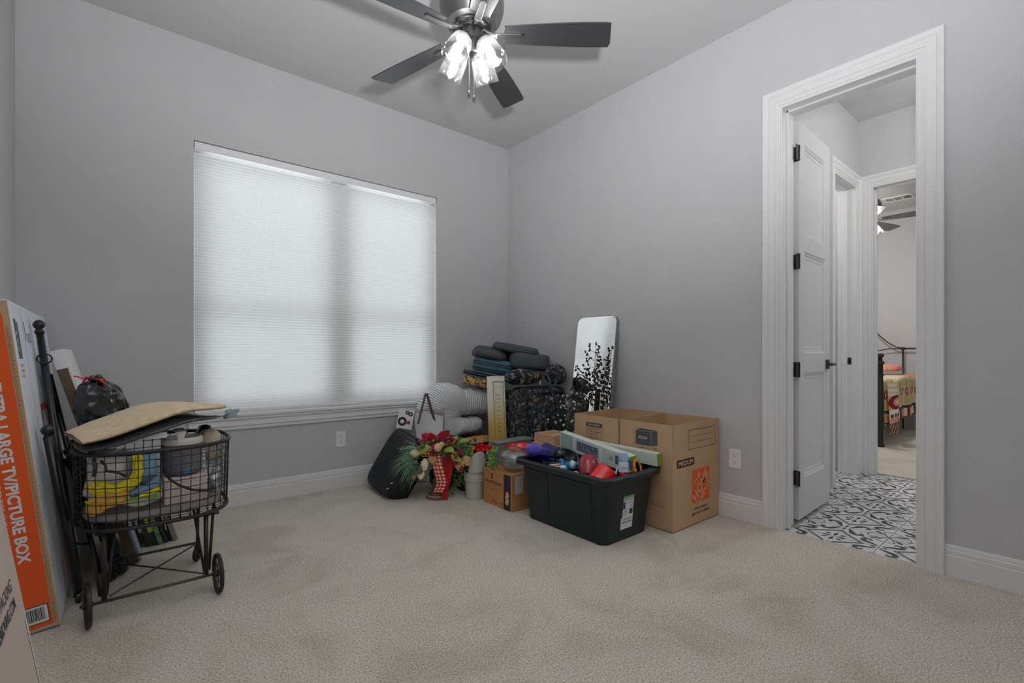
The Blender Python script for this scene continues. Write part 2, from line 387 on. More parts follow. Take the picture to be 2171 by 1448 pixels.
# strike plate on the side opening's jamb
b = MB(); b.b2((-.0015, -.014, -.03), (.001, .014, .03)); o = b.build('strike_plate', m_black); tag(o, 'small black strike plate on the white door jamb across the hall', 'strike plate', loc=(SX1-.0005, HYL+.035, .965))
b = MB(); b.b2((-.002, -.006, -.012), (-.0012, .006, .006)); b.build('latch_hole', M('hole', (12, 12, 12), .9), o)
# side room
wall('wall_side_back', [((SX0-1.2, 2.9, ZF), (HX, 3.02, H))]); wall('wall_side_left', [((A+TH+.001, HYL+.12, ZF), (A+TH+.12, 2.9, H))])
# bedroom
BX1 = 8.45
b = MB(); b.b2((HX+.06, -1.6, -.12), (BX1, 4.2, 0)); struct(b.build('floor_bedroom', m_carpet))
wall('ceiling_bedroom', [((HX+.12, -1.6, H), (BX1+.1, 4.2, H+.1))], m_ceil)
wall('wall_bedroom_far', [((BX1, -1.6, 0), (BX1+.1, 4.2, H))]); wall('wall_bedroom_left', [((HX+.12, 4.2, 0), (BX1+.1, 4.3, H))]); wall('wall_bedroom_right', [((HX+.12, -1.7, 0), (BX1+.1, -1.6, H))])
wall('wall_bedroom_near', [((HX+.001, 3.2, 0), (HX+.12, 4.2, H)), ((HX+.001, -1.6, 0), (HX+.12, -.72, H))])
# ---------------------------------------------------------------- open door leaf
door = bpy.data.objects.new('door_1', None); COL.objects.link(door); door.location = (3.19, DY1-.012, 0); door.rotation_euler = (0, 0, math.radians(2.0)); struct(door)
def door_leaf(w_=.605, h=2.42, t=.045, z0=.02):
    b = MB()
    # local: x along the leaf 0..w, y thickness 0..t (near face y=0)
    st = .098; pans = [(.24, .89), (1.01, 1.64), (1.74, 2.30)]
    xs = [0, st, w_-st, w_]
    for side in (0, 1):
        y = 0 if side == 0 else t; sg = 1 if side == 0 else -1
        def q(a, c, e, f_, ya=0, yb=0): b.f([b.v((a, y+sg*ya, z0+c)), b.v((e, y+sg*ya, z0+c)), b.v((e, y+sg*ya, z0+f_)), b.v((a, y+sg*ya, z0+f_))])
        zs = [0]+[v for p in pans for v in p]+[h]
        q(0, 0, st, h); q(w_-st, 0, w_, h)
        for i in range(0, len(zs), 2): q(st, zs[i], w_-st, zs[i+1])
        for za, zb in pans:
            x0, x1 = st, w_-st; ring = [(x0, za, x1, zb, 0)]
            for off, dp in ((.008, .007), (.016, .0075), (.018, .013), (.036, .0135), (.040, .0165), (.05, .017)): ring.append((x0+off, za+off, x1-off, zb-off, dp))
            R_ = [[b.v((r[0], y+sg*r[4], z0+r[1])), b.v((r[2], y+sg*r[4], z0+r[1])), b.v((r[2], y+sg*r[4], z0+r[3])), b.v((r[0], y+sg*r[4], z0+r[3]))] for r in ring]
            for P_, Q_ in zip(R_, R_[1:]):
                for k in range(4): b.f([P_[k], P_[(k+1) % 4], Q_[(k+1) % 4], Q_[k]])
            b.f(R_[-1])
    for x in (0, w_): b.f([b.v((x, 0, z0)), b.v((x, t, z0)), b.v((x, t, z0+h)), b.v((x, 0, z0+h))])
    for z in (z0, z0+h): b.f([b.v((0, 0, z)), b.v((w_, 0, z)), b.v((w_, t, z)), b.v((0, t, z))])
    bmesh.ops.remove_doubles(b.bm, verts=b.bm.verts, dist=.0001)
    return b.build('door_panel', m_trim2, door)
door_leaf()
for z in (.27, .93, 1.585, 2.24):
    b = MB()
    b.prism([(0, -.045), (.032, -.045), (.042, -.035), (.042, .035), (.032, .045), (0, .045)], .003, frame((-.0015, .0, z), (0, 1, 0), (0, 0, 1)))  # leaf plate on the hinge edge of the door
    b.T = Matrix.Translation((-.003, 0, 0)); b.tube([(-.007, -.004, z-.046), (-.007, -.004, z+.046)], .0065, 10)
    b.T = Matrix(); b.b2((-.05, -.0025, z-.045), (-.008, 0, z+.045))
    b.build('hinge', m_black, door)
hd = MB()
hz = .955
hd.b2((.605-.062-.03, -.009, hz-.032), (.605-.062+.03, 0, hz+.032)); hd.tube([(.543, -.009, hz), (.543, -.05, hz)], .0095, 12)
hd.tube([(.543, -.047, hz), (.50, -.049, hz+.001), (.44, -.052, hz+.002)], [.009, .008, .007], 8, flat=.7)
ho = hd.build('door_handle', m_black, door, bevel=.0015)
hd = MB(); hd.b2((.605-.062-.03, .045, hz-.032), (.605-.062+.03, .054, hz+.032)); hd.tube([(.543, .054, hz), (.543, .085, hz)], .0095, 12)
hd.tube([(.543, .082, hz), (.50, .084, hz+.001), (.44, .087, hz+.002)], [.009, .008, .007], 8, flat=.7); hd.build('door_handle', m_black, door, bevel=.0015)
hd = MB(); hd.b2((.6045, .006, hz-.03), (.6065, .029, hz+.03)); hd.b2((.605, .011, hz-.01), (.618, .024, hz+.01)); hd.build('latch', m_black, door)
# ---------------------------------------------------------------- outlets
def outlet(T, label):
    t = thing('wall_outlet', label, 'outlet'); t.matrix_world = T; 
    b = MB(); b.b2((-.0375, -.0605, 0), (.0375, .0605, .006)); b.build('cover_plate', m_white, t, bevel=.003)
    b = MB()
    for s in (-1, 1):
        b.mi = 0; b.prism([(.0165*math.cos(a), s*.0205+.0155*math.sin(a)) for a in [i*PI/8 for i in range(16)]], .0015, z0=.006)
        b.mi = 1
        b.b2((-.0075, s*.0205-.001, .0072), (-.0055, s*.0205+.008, .0079)); b.b2((.0055, s*.0205-.001, .0072), (.0075, s*.0205+.006, .0079)); b.b2((-.0022, s*.0205-.009, .0072), (.0022, s*.0205-.0045, .0079))
    b.build('socket_face', [m_white, MATS['hole']], t)
outlet(FY(1.333, B, .372), 'white duplex outlet under the window'); outlet(FX(A, 1.423, .37), 'white duplex outlet beside the open cardboard box')
# ---------------------------------------------------------------- ceiling fan
m_pew = M('brushed_pewter', (122, 122, 122), .32, metal=.9, k=1.3); m_pewd = M('dark_pewter', (80, 80, 80), .35, metal=.9, k=1.2)
m_blade = M('blade_espresso', (58, 58, 60), .38, k=1.0, coat=.15)
m_shadeg = thin_glass('fan_glass', (250, 250, 250), .2, haze=.022)
m_bulb = M('bulb_glow', (255, 250, 240), .4, emit=(1, .985, .96), es=BULB)
m_bulbg = thin_glass('bulb_glass', (255, 255, 250), .1)
def blade_outline():
    pts = []
    for t_ in [i/16 for i in range(17)]:
        x = .155+t_*.505
        hw = .048+.022*math.sin(min(1, t_*1.05)*PI*.55)
        pts.append((x, hw))
    top = pts+[(.667, .045)]
    return top+[(.652, -.066)]+[(x, -y) for x, y in pts[::-1]][1:]
def make_fan(loc, phase, label, lights=20, detail=True, glow=None, bulbm=None):
    t = thing('ceiling_fan', label, 'ceiling fan', loc)
    zb = -.508
    b = MB(); b.lathe([(0, 0), (.075, 0), (.078, -.012), (.07, -.045), (.045, -.062), (.016, -.066), (.016, -.20), (0, -.20)], 32); b.build('canopy', m_pew, t, smooth='auto')
    b = MB(); b.lathe([(0, -.20), (.035, -.20), (.04, -.235), (.09, -.26), (.135, -.285), (.152, -.32), (.155, -.375), (.150, -.40), (.138, -.435), (.118, -.458), (.116, -.461), (.092, -.470), (.090, -.474), (.062, -.478), (.060, -.49), (0, -.49)], 48); b.build('motor_housing', m_pew, t, smooth='auto')
    b = MB(); b.lathe([(.094, -.4695), (.096, -.466), (.088, -.478), (.082, -.480)], 48)
    for k in range(10):
        a = 2*PI*k/10; b.ball((.076*math.cos(a), .076*math.sin(a), -.476), .004, 5)
    b.build('vent_ring', m_pewd, t, smooth=True)
    b = MB(); b.lathe([(0, -.485), (.055, -.485), (.058, -.50), (.052, -.54), (.038, -.55), (.036, -.585), (.030, -.60), (.012, -.606), (0, -.606)], 32); b.build('switch_housing', m_pewd, t, smooth='auto')
    for k in range(5):
        a = math.radians(phase+72*k)
        R = Matrix.Rotation(a, 4, 'Z') @ Matrix.Translation((0, 0, zb)) @ Matrix.Rotation(math.radians(-11), 4, 'X')
        b = MB(); b.prism(blade_outline(), .006, R, z0=0); bl = b.build('blade', m_blade, t, bevel=.0015)
        b = MB(); Rz = Matrix.Rotation(a, 4, 'Z')
        b.T = Rz
        b.tube([(.05, 0, -.482), (.085, 0, -.50), (.125, .0, zb-.004)], [.016, .015, .014], 8, flat=.6)
        b.T = R
        b.prism([(.115, -.017), (.235, -.012), (.243, -.004), (.243, .004), (.235, .012), (.115, .017)], .007, z0=-.008)
        b.build('blade_iron', m_pew, t, bevel=.002)
    if not lights is None:
        for k in range(4):
            a = math.radians(lights+90*k)
            R = Matrix.Rotation(a, 4, 'Z') @ Matrix.Translation((.062, 0, -.555)) @ Matrix.Rotation(math.radians(-32), 4, 'Y')
            b = MB(); b.T = Matrix.Rotation(a, 4, 'Z'); b.tube([(.02, 0, -.565), (.045, 0, -.552), (.062, 0, -.553)], .009, 10)
            b.T = R; b.lathe([(0, .008), (.018, .006), (.024, -.004), (.030, -.018), (.031, -.03), (.0, -.03)], 24); arm = b.build('lamp_holder', m_pew, t, smooth='auto')
            b = MB(); b.T = R; b.lathe([(.031, -.012), (.042, -.018), (.050, -.032), (.053, -.06), (.056, -.10), (.060, -.142), (.0585, -.142), (.0545, -.10), (.0515, -.06), (.0485, -.034), (.041, -.020), (.031, -.0135)], 40); b.build('glass_shade', m_shadeg, t, smooth=True)
            b = MB(); b.T = R; b.lathe([(.011, -.028), (.013, -.034), (.014, -.05), (.017, -.065), (.021, -.080), (.019, -.096), (.010, -.106), (0, -.108)], 14); b.build('bulb', m_bulb if bulbm is None else bulbm, t, smooth=True)
    if detail:
        for dx, dy, ln in ((-.012, .004, .17), (.008, -.008, .19)):
            b = MB()
            for i in range(int(ln/.0052)): b.ball((dx, dy, -.603-i*.0052), .0017, 4)
            b.tube([(dx, dy, -.603), (dx, dy, -.603-ln)], .0007, 4)
            ch = b.build('pull_chain', m_pew, t, smooth=True)
            b = MB(); b.lathe([(0, .01), (.003, .008), (.0045, -.002), (.0065, -.014), (.005, -.024), (0, -.028)], 12, (dx, dy, -.603-ln-.008)); b.build('pull_knob', m_pewd, ch, smooth=True)
    return t
make_fan((1.304, 1.88, H), 32.5, 'dark-bladed ceiling fan with four lit glass shades and pull chains')
make_fan((6.62, 1.66, H), -12, 'dark-bladed ceiling fan glimpsed through the doorway in the bedroom', lights=-20, detail=False, bulbm=M('bulb_glow_far', (255, 250, 240), .4, emit=(1, .965, .92), es=6))
# ================================================================ left group
m_kraft = M('kraft_board', (164, 135, 105), .8, var=.05, vs=6, k=1.55)
m_kraftd = M('kraft_edge', (126, 98, 68), .85, k=1.4)
m_kraftw = M('pale_board', (170, 157, 147), .75, var=.03, vs=5, k=1.5)
m_boardw = M('white_board', (190, 196, 204), .6, var=.02, vs=3, k=1.45)
m_orange = M('print_orange', (190, 72, 18), .6, k=1.7)
m_ink = M('print_ink', (48, 44, 46), .7, k=1.2); m_inkb = M('print_blue', (66, 76, 84), .7, k=1.2)
m_paper = M('paper_white', (200, 202, 204), .6, k=1.35); m_tan = M('print_tan', (178, 150, 118), .7, k=1.5)
m_red_s = M('print_red', (190, 80, 70), .7)
def orange_logo(T, s_, parent, mat_t):
    # the store's square orange emblem, words set on the diagonal
    b = MB(); b.T = T; b.f([b.v((-s_/2, -s_/2, .0004)), b.v((s_/2, -s_/2, .0004)), b.v((s_/2, s_/2, .0004)), b.v((-s_/2, s_/2, .0004))])
    lg = b.build('printed_emblem', m_orange, parent, rn=False)
    R = Matrix.Rotation(math.radians(45), 4, 'Z')
    def row(word, wd, ht, dx, dy): text(word, T @ Matrix.Translation((dx*s_, dy*s_, .0006)) @ R, wd*s_, ht*s_, mat_t, lg, 'emblem_letters', bold=.02)
    row('THE', .46, .17, -.22, .22); row('HOME', 1.08, .30, 0, 0); row('DEPOT', .84, .19, .21, -.21)
    return lg
# near moving box, bottom left of the picture
nb = thing('moving_box', 'pale cardboard moving box close by the left wall, packing website printed on its side', 'cardboard box', (-.058, .98, 0), (0, math.radians(-8.5), 0))
nb.location.z = .03
b = MB(); b.b2((-.2, -.32, 0), (0, .32, .86))
b.build('box_body', m_kraftw, nb, bevel=.006)
b = MB(); b.T = frame((.0008, .295, 0), (0, 1, 0), (0, 0, 1))
V = [[b.v((dx+w_, z, 0)) for w_ in (0, .006)] for dx, z in ((-.055, .02), (-.025, .12), (-.006, .24), (0, .38), (0, .5))]
for p, q in zip(V, V[1:]): b.f([p[0], p[1], q[1], q[0]])
b.build('tape_edge', m_paper, nb, rn=False)
T = FP(.0004, .10, .59)
text('ESTIMATE YOUR PACKING', T @ Matrix.Translation((0, 0, 0)), .30, .022, m_ink, nb, 'printed_lettering')
text('NEEDS AT HOMEMOVING.COM', T @ Matrix.Translation((0, -.033, 0)), .30, .022, m_inkb, nb, 'printed_lettering', bold=.02)
orange_logo(FP(.0004, .055, .72), .17, nb, m_kraftw)
# tall flat box
tb = thing('picture_box', 'tall white and orange picture box leaning on the left wall', 'cardboard box', (-.159, 2.462, .0135), (0, math.radians(-6.65), 0))
TW, TL, THh = .115, 1.155, 1.215
b = MB(); b.b2((-TW, 0, 0), (0, TL, THh)); b.build('box_body', m_boardw, tb, bevel=.004)
decal([(-TW+.003, .004, -.001, THh-.004, 0), (-TW+.003, .014, -.019, THh-.05, 1)], FY(0, 0, 0), [m_kraft, m_orange], tb, 'printed_side', z=.0006)
b = MB()
for i in range(230): z = .02+i*.0048; b.b2((-.0165, -.0013, z), (-.0115+.003*(i % 3), -.0008, z+.0018))
b.build('corrugation', m_kraftd, tb)
Tt = frame((-.066, -.0012, .592), (0, 0, -1), (1, 0, 0)); text('EXTRA LARGE TV/PICTURE BOX', Tt, .66, .034, m_paper, tb, 'printed_lettering', bold=.035)
Tt = frame((-.099, -.0012, .55), (0, 0, -1), (1, 0, 0)); text('CUSHION   PROTECTIVE CORNERS   HEAVY DUTY BOX', Tt, .66, .0125, m_paper, tb, 'printed_lettering', bold=.01)
for z in (.745, .45):
    decal([(-.105, z-.006, -.093, z+.006, 0), (-.1035, z-.0045, -.0945, z+.0045, 1)], FY(0, -.0008, 0), [m_paper, m_orange], tb, 'tick_box', z=.0006)
T = FY(-.068, -.0006, .062)
decal([(-.040, -.034, .043, .034, 0), (-.037, -.031, .040, .031, 1)], T, [m_ink, m_paper], tb, 'barcode_label', z=.0012)
b = MB(); b.T = T; random.seed(4); x = -.030
while x < .031:
    wd = random.choice((.0012, .0018, .003)); b.b2((x, -.022, .0018), (x+wd, .024, .002)); x += wd+random.choice((.001, .0016, .0022))
b.build('barcode', m_ink, tb)
T = FP(0, 0, 0)
decal([(.06, 1.00, .105, 1.15, 0), (.075, 1.03, .088, 1.045, 1), (.075, 1.06, .088, 1.075, 1), (.075, 1.09, .088, 1.105, 1)], T, [m_inkb, m_paper], tb, 'printed_panel')
for r_ in ((.112, 1.00, .145, 1.14, 0), (.30, 1.07, .318, 1.15, 0)): decal([r_], T, [m_inkb], tb, 'printed_panel')
for i, s_ in enumerate(('FRAGILE', 'HANDLE', 'WITH CARE')): text(s_, T @ Matrix.Translation((.105, .975-i*.02, 0)), .075, .013, m_red_s, tb, 'printed_lettering')
text('THIS SIDE', T @ Matrix.Translation((.40, 1.085, 0)), .11, .04, m_ink, tb, 'printed_lettering')
decal([(.66, 1.0, .86, 1.11, 0)], T, [m_ink], tb, 'printed_panel'); text('OUTER', T @ Matrix.Translation((.76, 1.055, .0008)), .16, .07, m_paper, tb, 'printed_lettering', bold=.03)
decal([(.42, .0, .46, .80, 0), (.42, .77, .9, .80, 0)], T, [m_orange], tb, 'printed_band')
decal([(.262, .0, .265, 1.2, 0)], T, [m_ink], tb, 'flap_seam')
# black metal bed ends
m_iron = M('black_iron', (38, 38, 38), .32, metal=.3, k=1.1, coat=.3)
def finial(b, c, s_=1.0):
    b.lathe([(0, .026*s_), (.010*s_, .024*s_), (.019*s_, .014*s_), (.0215*s_, .003*s_), (.018*s_, -.008*s_), (.011*s_, -.014*s_), (.0125*s_, -.018*s_), (.0125*s_, -.023*s_), (.0095*s_, -.026*s_), (0, -.026*s_)], 18, c)
def caster(b, c):
    R = Matrix.Rotation(PI/2, 4, 'Y'); b.lathe([(0, -.011), (.018, -.011), (.023, -.006), (.023, .006), (.018, .011), (0, .011)], 18, c, R)
    b.tube([(c[0], c[1], c[2]), (c[0]-.004, c[1]+.008, c[2]+.035)], .008, 8); b.tube([(c[0]-.014, c[1], c[2]), (c[0]-.014, c[1]+.006, c[2]+.032), (c[0]+.014, c[1]+.006, c[2]+.032), (c[0]+.014, c[1], c[2])], .003, 6)
t = thing('bed_headboard', 'black metal bed headboard with tall knobbed post leaning on the picture box', 'bed headboard', (-.125, 2.75, 0))
O = Vector(t.location)
p0, p1 = Vector((-.125, 2.75, .05))-O, Vector((-.262, 2.97, 1.128))-O
b = MB(); b.tube([p0, p1], .0135, 12); b.tube([p1-(p1-p0).normalized()*.012, p1], .017, 12); finial(b, p1+Vector((-.001, 0, .022))); b.build('post', m_iron, t, smooth=True)
q0, q1 = Vector((-.06, 2.86, .03))-O, Vector((-.236, 3.05, .93))-O
b = MB(); b.tube([q0, q1], .011, 12); b.build('post', m_iron, t, smooth=True)
for f_ in (.15, .5, .8):
    b = MB(); b.tube([p0.lerp(p1, f_), q0.lerp(q1, f_)], .006, 8); b.build('crossbar', m_iron, t, smooth=True)
b = MB(); pr = p0.lerp(p1, .885)
b.tube([pr+Vector((.004+.024*math.cos(a), -.017, .021*math.sin(a))) for a in [2*PI*i/20 for i in range(20)]], .0035, 6, closed=True)
b.tube([pr+Vector((-.008, -.015, -.02)), pr+Vector((-.004, -.016, -.034))], .004, 6); b.build('scroll_ring', m_iron, t, smooth=True)
b = MB(); caster(b, p0-Vector((0, 0, .026))); b.build('caster', m_iron, t, smooth='auto')
t = thing('bed_footboard', 'shorter black metal bed footboard with round knob beside the picture box', 'bed footboard', (-.10, 2.66, 0)); O = Vector(t.location)
p0, p1 = Vector((-.118, 2.66, .05))-O, Vector((-.206, 2.61, .70))-O
b = MB(); b.tube([p0, p1], .0155, 12); finial(b, p1+Vector((-.001, 0, .022)), 1.0); b.build('post', m_iron, t, smooth=True)
b = MB(); b.tube([p0.lerp(p1, .12), p0.lerp(p1, .12)+Vector((.0, .05, .01))], .007, 8); b.build('side_rail', m_iron, t, smooth=True)
b = MB(); caster(b, p0-Vector((0, 0, .026))); b.build('caster', m_iron, t, smooth='auto')
# leaning frames behind the cart
def panel(name, label, cat, x, y, L_, h, t_, deg, mats, parts):
    a = math.radians(deg); t = thing(name, label, cat, (x, y, t_*math.sin(a)+.001), (0, -a, 0))
    for pn, mi, lo, hi in parts:
        b = MB(); b.b2(lo, hi); b.build(pn, mats[mi], t, bevel=.0015)
    return t
m_brown = M('walnut_wood', (92, 76, 56), .6, var=.25, vs=14, k=1.3); m_lblue = M('pale_blue_paint', (134, 152, 170), .55, k=1.4)
m_beigew = M('beige_wood', (128, 116, 106), .6, k=1.4); m_dgreen = M('painted_canvas', (34, 42, 44), .6, var=.5, vs=9); m_green = M('green_canvas', (84, 120, 84), .6, var=.4, vs=26); m_lime = M('lime_paint', (160, 168, 62), .6, var=.2, vs=20)
m_blackw = M('black_frame', (36, 36, 38), .5)
panel('framed_canvas', 'tall brown wooden frame with white wrapped top leaning behind the laundry cart', 'picture frame', .098, 2.96, .5, 1.07, .048, 15.2, [m_brown, m_lblue, m_white],
      [('frame', 0, (-.048, 0, 0), (-.012, .5, 1.0)), ('backing', 1, (-.0115, .004, .003), (0, .49, .99)), ('foam_corner', 2, (-.049, -.003, .985), (.001, .5, 1.072)), ('pale_strip', 2, (-.0105, .002, .4), (.0012, .48, .985))])
panel('painted_canvas', 'small dark canvas with lime green patch standing under the laundry cart', 'canvas', .172, 3.19, .3, .5, .044, 15.2, [m_dgreen, m_lime], [('canvas', 0, (-.044, 0, 0), (0, .3, .5)), ('lime_patch', 1, (-.022, -.001, .07), (.0003, .02, .2))])
panel('green_canvas', 'small green leaf canvas standing beside the lime patched canvas', 'canvas', .196, 3.185, .3, .5, .021, 15.2, [m_green], [('canvas', 0, (-.021, 0, 0), (0, .3, .5))])
panel('framed_picture', 'thin black picture frame between the green canvas and beige frame', 'picture frame', .222, 3.2, .26, .42, .022, 15.2, [m_blackw, m_dgreen], [('frame', 0, (-.022, 0, 0), (-.002, .26, .42)), ('picture', 1, (-.002, .02, .02), (0, .24, .40))])
panel('framed_picture', 'beige wooden picture frame at the right end of the leaning frames', 'picture frame', .262, 3.2, .24, .38, .03, 15.2, [m_beigew, m_blackw], [('frame', 0, (-.024, 0, 0), (0, .24, .38)), ('backing', 1, (-.03, .01, .01), (-.024, .23, .37))])
t = panel('metal_strip', 'grey metal bed rail strip leaning behind the cart near the casters', 'bed rail', -.085, 3.0, .012, .55, .028, 9, [M('grey_metal', (120, 120, 114), .5, metal=.3)], [('rail', 0, (-.028, 0, 0), (0, .004, .55)), ('flange', 0, (-.004, .004, 0), (0, .03, .55))])
t = thing('faux_fur_roll', 'dark shaggy rolled mat leaning under the back of the cart', 'rolled mat', (.045, 2.845, .02), (0, math.radians(-16), 0))
b = MB(); 
def fur(u, v):
    a = u*2*PI; r = .028*(1+.25*noise.noise(Vector((math.cos(a)*3, math.sin(a)*3, v*26)))); return (-.028+r*1.0*math.cos(a), .04+r*1.6*math.sin(a), v*.62)
b.grid(fur, 28, 90, cu=True); b.build('roll', M('teal_black_fur', (30, 44, 48), .9, var=.5, vs=60, bump=.8, bs=120, k=1.1), t, smooth=True)
# ---------------------------------------------------------------- laundry cart
m_wire = M('aged_black_metal', (52, 50, 48), .5, metal=.4, k=1.1, var=.3, vs=12); m_rust = M('rusty_rod', (84, 74, 66), .6, metal=.3, k=1.1, var=.3, vs=10)
CX, CYc = .135, 2.62
def se(a, z, ra=.27, rb=.27, n=2.8, cx=CX, cy=CYc):
    C_, S_ = math.cos(a), math.sin(a)
    return Vector((cx+ra*math.copysign(abs(C_)**(2/n), C_), cy+rb*math.copysign(abs(S_)**(2/n), S_), z))
def se_loop(n, z, **k):
    # evenly spaced points around the basket outline
    P_ = [se(2*PI*i/400, z, **k) for i in range(401)]; d = [0]
    for p, q in zip(P_, P_[1:]): d.append(d[-1]+(q-p).length)
    out = []; j = 0
    for i in range(n):
        s_ = d[-1]*i/n
        while d[j+1] < s_: j += 1
        out.append(P_[j].lerp(P_[j+1], (s_-d[j])/(d[j+1]-d[j])))
    return out
cart = thing('laundry_cart', 'vintage black wire laundry cart on wheels heaped with bedding', 'laundry cart', (CX, CYc, 0)); O = Vector(cart.location)
ZT_, ZB_ = .642, .352
def rr(z): f_ = (z-ZB_)/(ZT_-ZB_); return .262+.008*f_
def add(name, fn, mat=m_wire, smooth=True):
    b = MB(); b.T = Matrix.Translation(-O); fn(b); return b.build(name, mat, cart, smooth=smooth)
add('top_rim', lambda b: b.tube(se_loop(72, ZT_), .0085, 8, closed=True))
add('bottom_rim', lambda b: b.tube(se_loop(72, ZB_, ra=.262, rb=.262), .0075, 8, closed=True))
def wires(b):
    top = se_loop(52, ZT_); bot = se_loop(52, ZB_, ra=.262, rb=.262)
    for p, q in zip(top, bot): b.tube([p, q], .0017, 5)
    for i in range(1, 9):
        z = ZB_+(ZT_-ZB_)*i/9; b.tube(se_loop(64, z, ra=rr(z)-.002, rb=rr(z)-.002), .0017, 5, closed=True)
    for i in range(-7, 8):
        x = CX+i*.034; hw = .255*(1-abs(i*.034/.262)**2.8)**(1/2.8); b.tube([(x, CYc-hw, ZB_), (x, CYc+hw, ZB_)], .0016, 5); 
        y = CYc+i*.034; b.tube([(CX-hw, y, ZB_+.003), (CX+hw, y, ZB_+.003)], .0016, 5)
add('wire_mesh', wires)
WF = [(-.055, 2.395), (.315, 2.395)]; WR = [(-.015, 2.81), (.315, 2.81)]
def leg_f(x, s_):
    def g(b):
        b.tube([(x, 2.405, ZB_), (x, 2.395, .09)], .009, 8); b.tube([(x-.05*s_, 2.56, ZB_), (x-.012*s_, 2.41, .10)], .006, 8); b.tube([(x+.035*s_, 2.5, ZB_), (x+.006*s_, 2.40, .10)], .005, 8)
    return g
for x, s_ in ((WF[0][0]+.02, 1), (WF[1][0]-.02, -1)): add('leg', leg_f(x, s_))
for x in (WR[0][0], WR[1][0]-.005): add('leg', lambda b: (b.tube([(x, 2.80, ZB_), (x, 2.81, .075)], .007, 8), b.lathe([(0, .01), (.012, .008), (.012, -.012), (0, -.012)], 12, (x, 2.81, .085))))
add('front_axle', lambda b: b.tube([(-.105, 2.395, .083), (.362, 2.395, .083)], .0065, 8), m_rust)
add('rear_rod', lambda b: b.tube([(-.015, 2.81, .095), (.31, 2.81, .095)], .0065, 8), m_rust)
add('cross_brace', lambda b: b.tube([(-.01, 2.80, .088), (.295, 2.405, .088)], .0035, 6), m_rust)
add('cross_brace', lambda b: b.tube([(.305, 2.80, .094), (-.02, 2.405, .094)], .0035, 6), m_rust)
add('frame_ring', lambda b: b.tube([(-.06, 2.40, ZB_-.012), (.34, 2.40, ZB_-.012), (.34, 2.82, ZB_-.012), (-.06, 2.82, ZB_-.012)], .005, 6, closed=True))
def wheel(x, r, tilt=0):
    def g(b):
        b.T = Matrix.Translation(-O) @ Matrix.Translation((x, 2.395, .083)) @ Matrix.Rotation(math.radians(tilt), 4, 'Z')
        R = Matrix.Rotation(PI/2, 4, 'Y')
        b.lathe([(r-.011, -.007), (r-.003, -.008), (r, -.003), (r, .003), (r-.003, .008), (r-.011, .007), (r-.013, 0), (r-.011, -.007)], 40, R=R)
        for k in range(8): a = PI*k/4; b.tube([(0, .01*math.cos(a), .01*math.sin(a)), (0, (r-.012)*math.cos(a), (r-.012)*math.sin(a))], .0022, 5)
        b.lathe([(0, -.016), (.011, -.016), (.013, 0), (.011, .016), (0, .016)], 14, R=R)
    return g
add('wheel', wheel(-.082, .083, 6), smooth='auto'); add('wheel', wheel(.338, .083, 3), smooth='auto')
def rcast(x):
    def g(b):
        b.T = Matrix.Translation(-O); R = Matrix.Rotation(PI/2, 4, 'Y') @ Matrix.Rotation(.5, 4, 'X')
        b.lathe([(.020, -.007), (.030, -.008), (.034, 0), (.030, .008), (.020, .007), (.018, 0), (.020, -.007)], 26, (x, 2.82, .034), R); b.lathe([(0, -.01), (.01, -.01), (.01, .01), (0, .01)], 12, (x, 2.82, .034), R)
        for k in range(5): a = 2*PI*k/5; d = R @ Vector((math.cos(a), math.sin(a), 0)); c_ = Vector((x, 2.82, .034)); b.tube([c_+d*.008, c_+d*.02], .003, 5)
        b.tube([(x-.012, 2.82, .034), (x-.008, 2.815, .075)], .0035, 6); b.tube([(x+.012, 2.82, .034), (x+.008, 2.815, .075)], .0035, 6)
    return g
add('caster', rcast(-.012), smooth='auto'); add('caster', rcast(.308), smooth='auto')
# ---------------------------------------------------------------- what lies in the cart
def blob(name, label, cat, c, s_, mat, amp=.012, f_=9, seed=0, rot=0, pn=2.6, group=None, nu=48, nv=28, extra=None, zmin=None):
    c = Vector(c); b = MB(); base = Vector((c.x, c.y, c.z-s_[2]))
    R = Matrix.Rotation(rot, 3, 'Z')
    def fn(u, v):
        a = u*2*PI; t_ = (v-.5)*PI
        ct, st = math.cos(t_), math.sin(t_); e = 2/pn
        p = Vector((s_[0]*math.copysign(abs(ct)**e*abs(math.cos(a))**e, math.cos(a)), s_[1]*math.copysign(abs(ct)**e*abs(math.sin(a))**e, math.sin(a)), s_[2]*math.copysign(abs(st)**e, st)))
        p = R @ p
        q = p+lump(p+c, amp, f_, seed)+lump(p+c, amp*.4, f_*3, seed+3)
        if extra: q = extra(q, u, v)
        q = q+Vector((0, 0, s_[2]))
        if q.z < 0: q.z = 0
        return q
    b.grid(fn, nu, nv, cu=True); bmesh.ops.remove_doubles(b.bm, verts=b.bm.verts, dist=.0004)
    o = b.build(name, mat, None, smooth=True); tag(o, label, cat, group, loc=base); return o
m_linen = M('white_linen', (204, 200, 198), .9, k=1.4, bump=.3, bs=30); m_yellow = M('yellow_cloth', (214, 186, 36), .85, k=1.6, bump=.2, bs=40); m_must = M('mustard_cloth', (200, 160, 74), .85, k=1.5, bump=.2, bs=40)
m_bluec = M('blue_towel', (104, 138, 160), .9, k=1.5, bump=.4, bs=80); m_beige = M('pinkish_board', (190, 178, 172), .7, k=1.4)
b = MB(); 
def cush(u, v):
    a = u*2*PI; t_ = (v-.5)*PI; rib = 1+.006*math.sin(u*2*PI*60)
    k = abs(math.cos(t_))**.4; p = se(a, 0, ra=.240*k*rib, rb=.240*k*rib, cx=0, cy=0); return Vector((p.x, p.y, .024+.022*math.copysign(abs(math.sin(t_))**.6, math.sin(t_))))
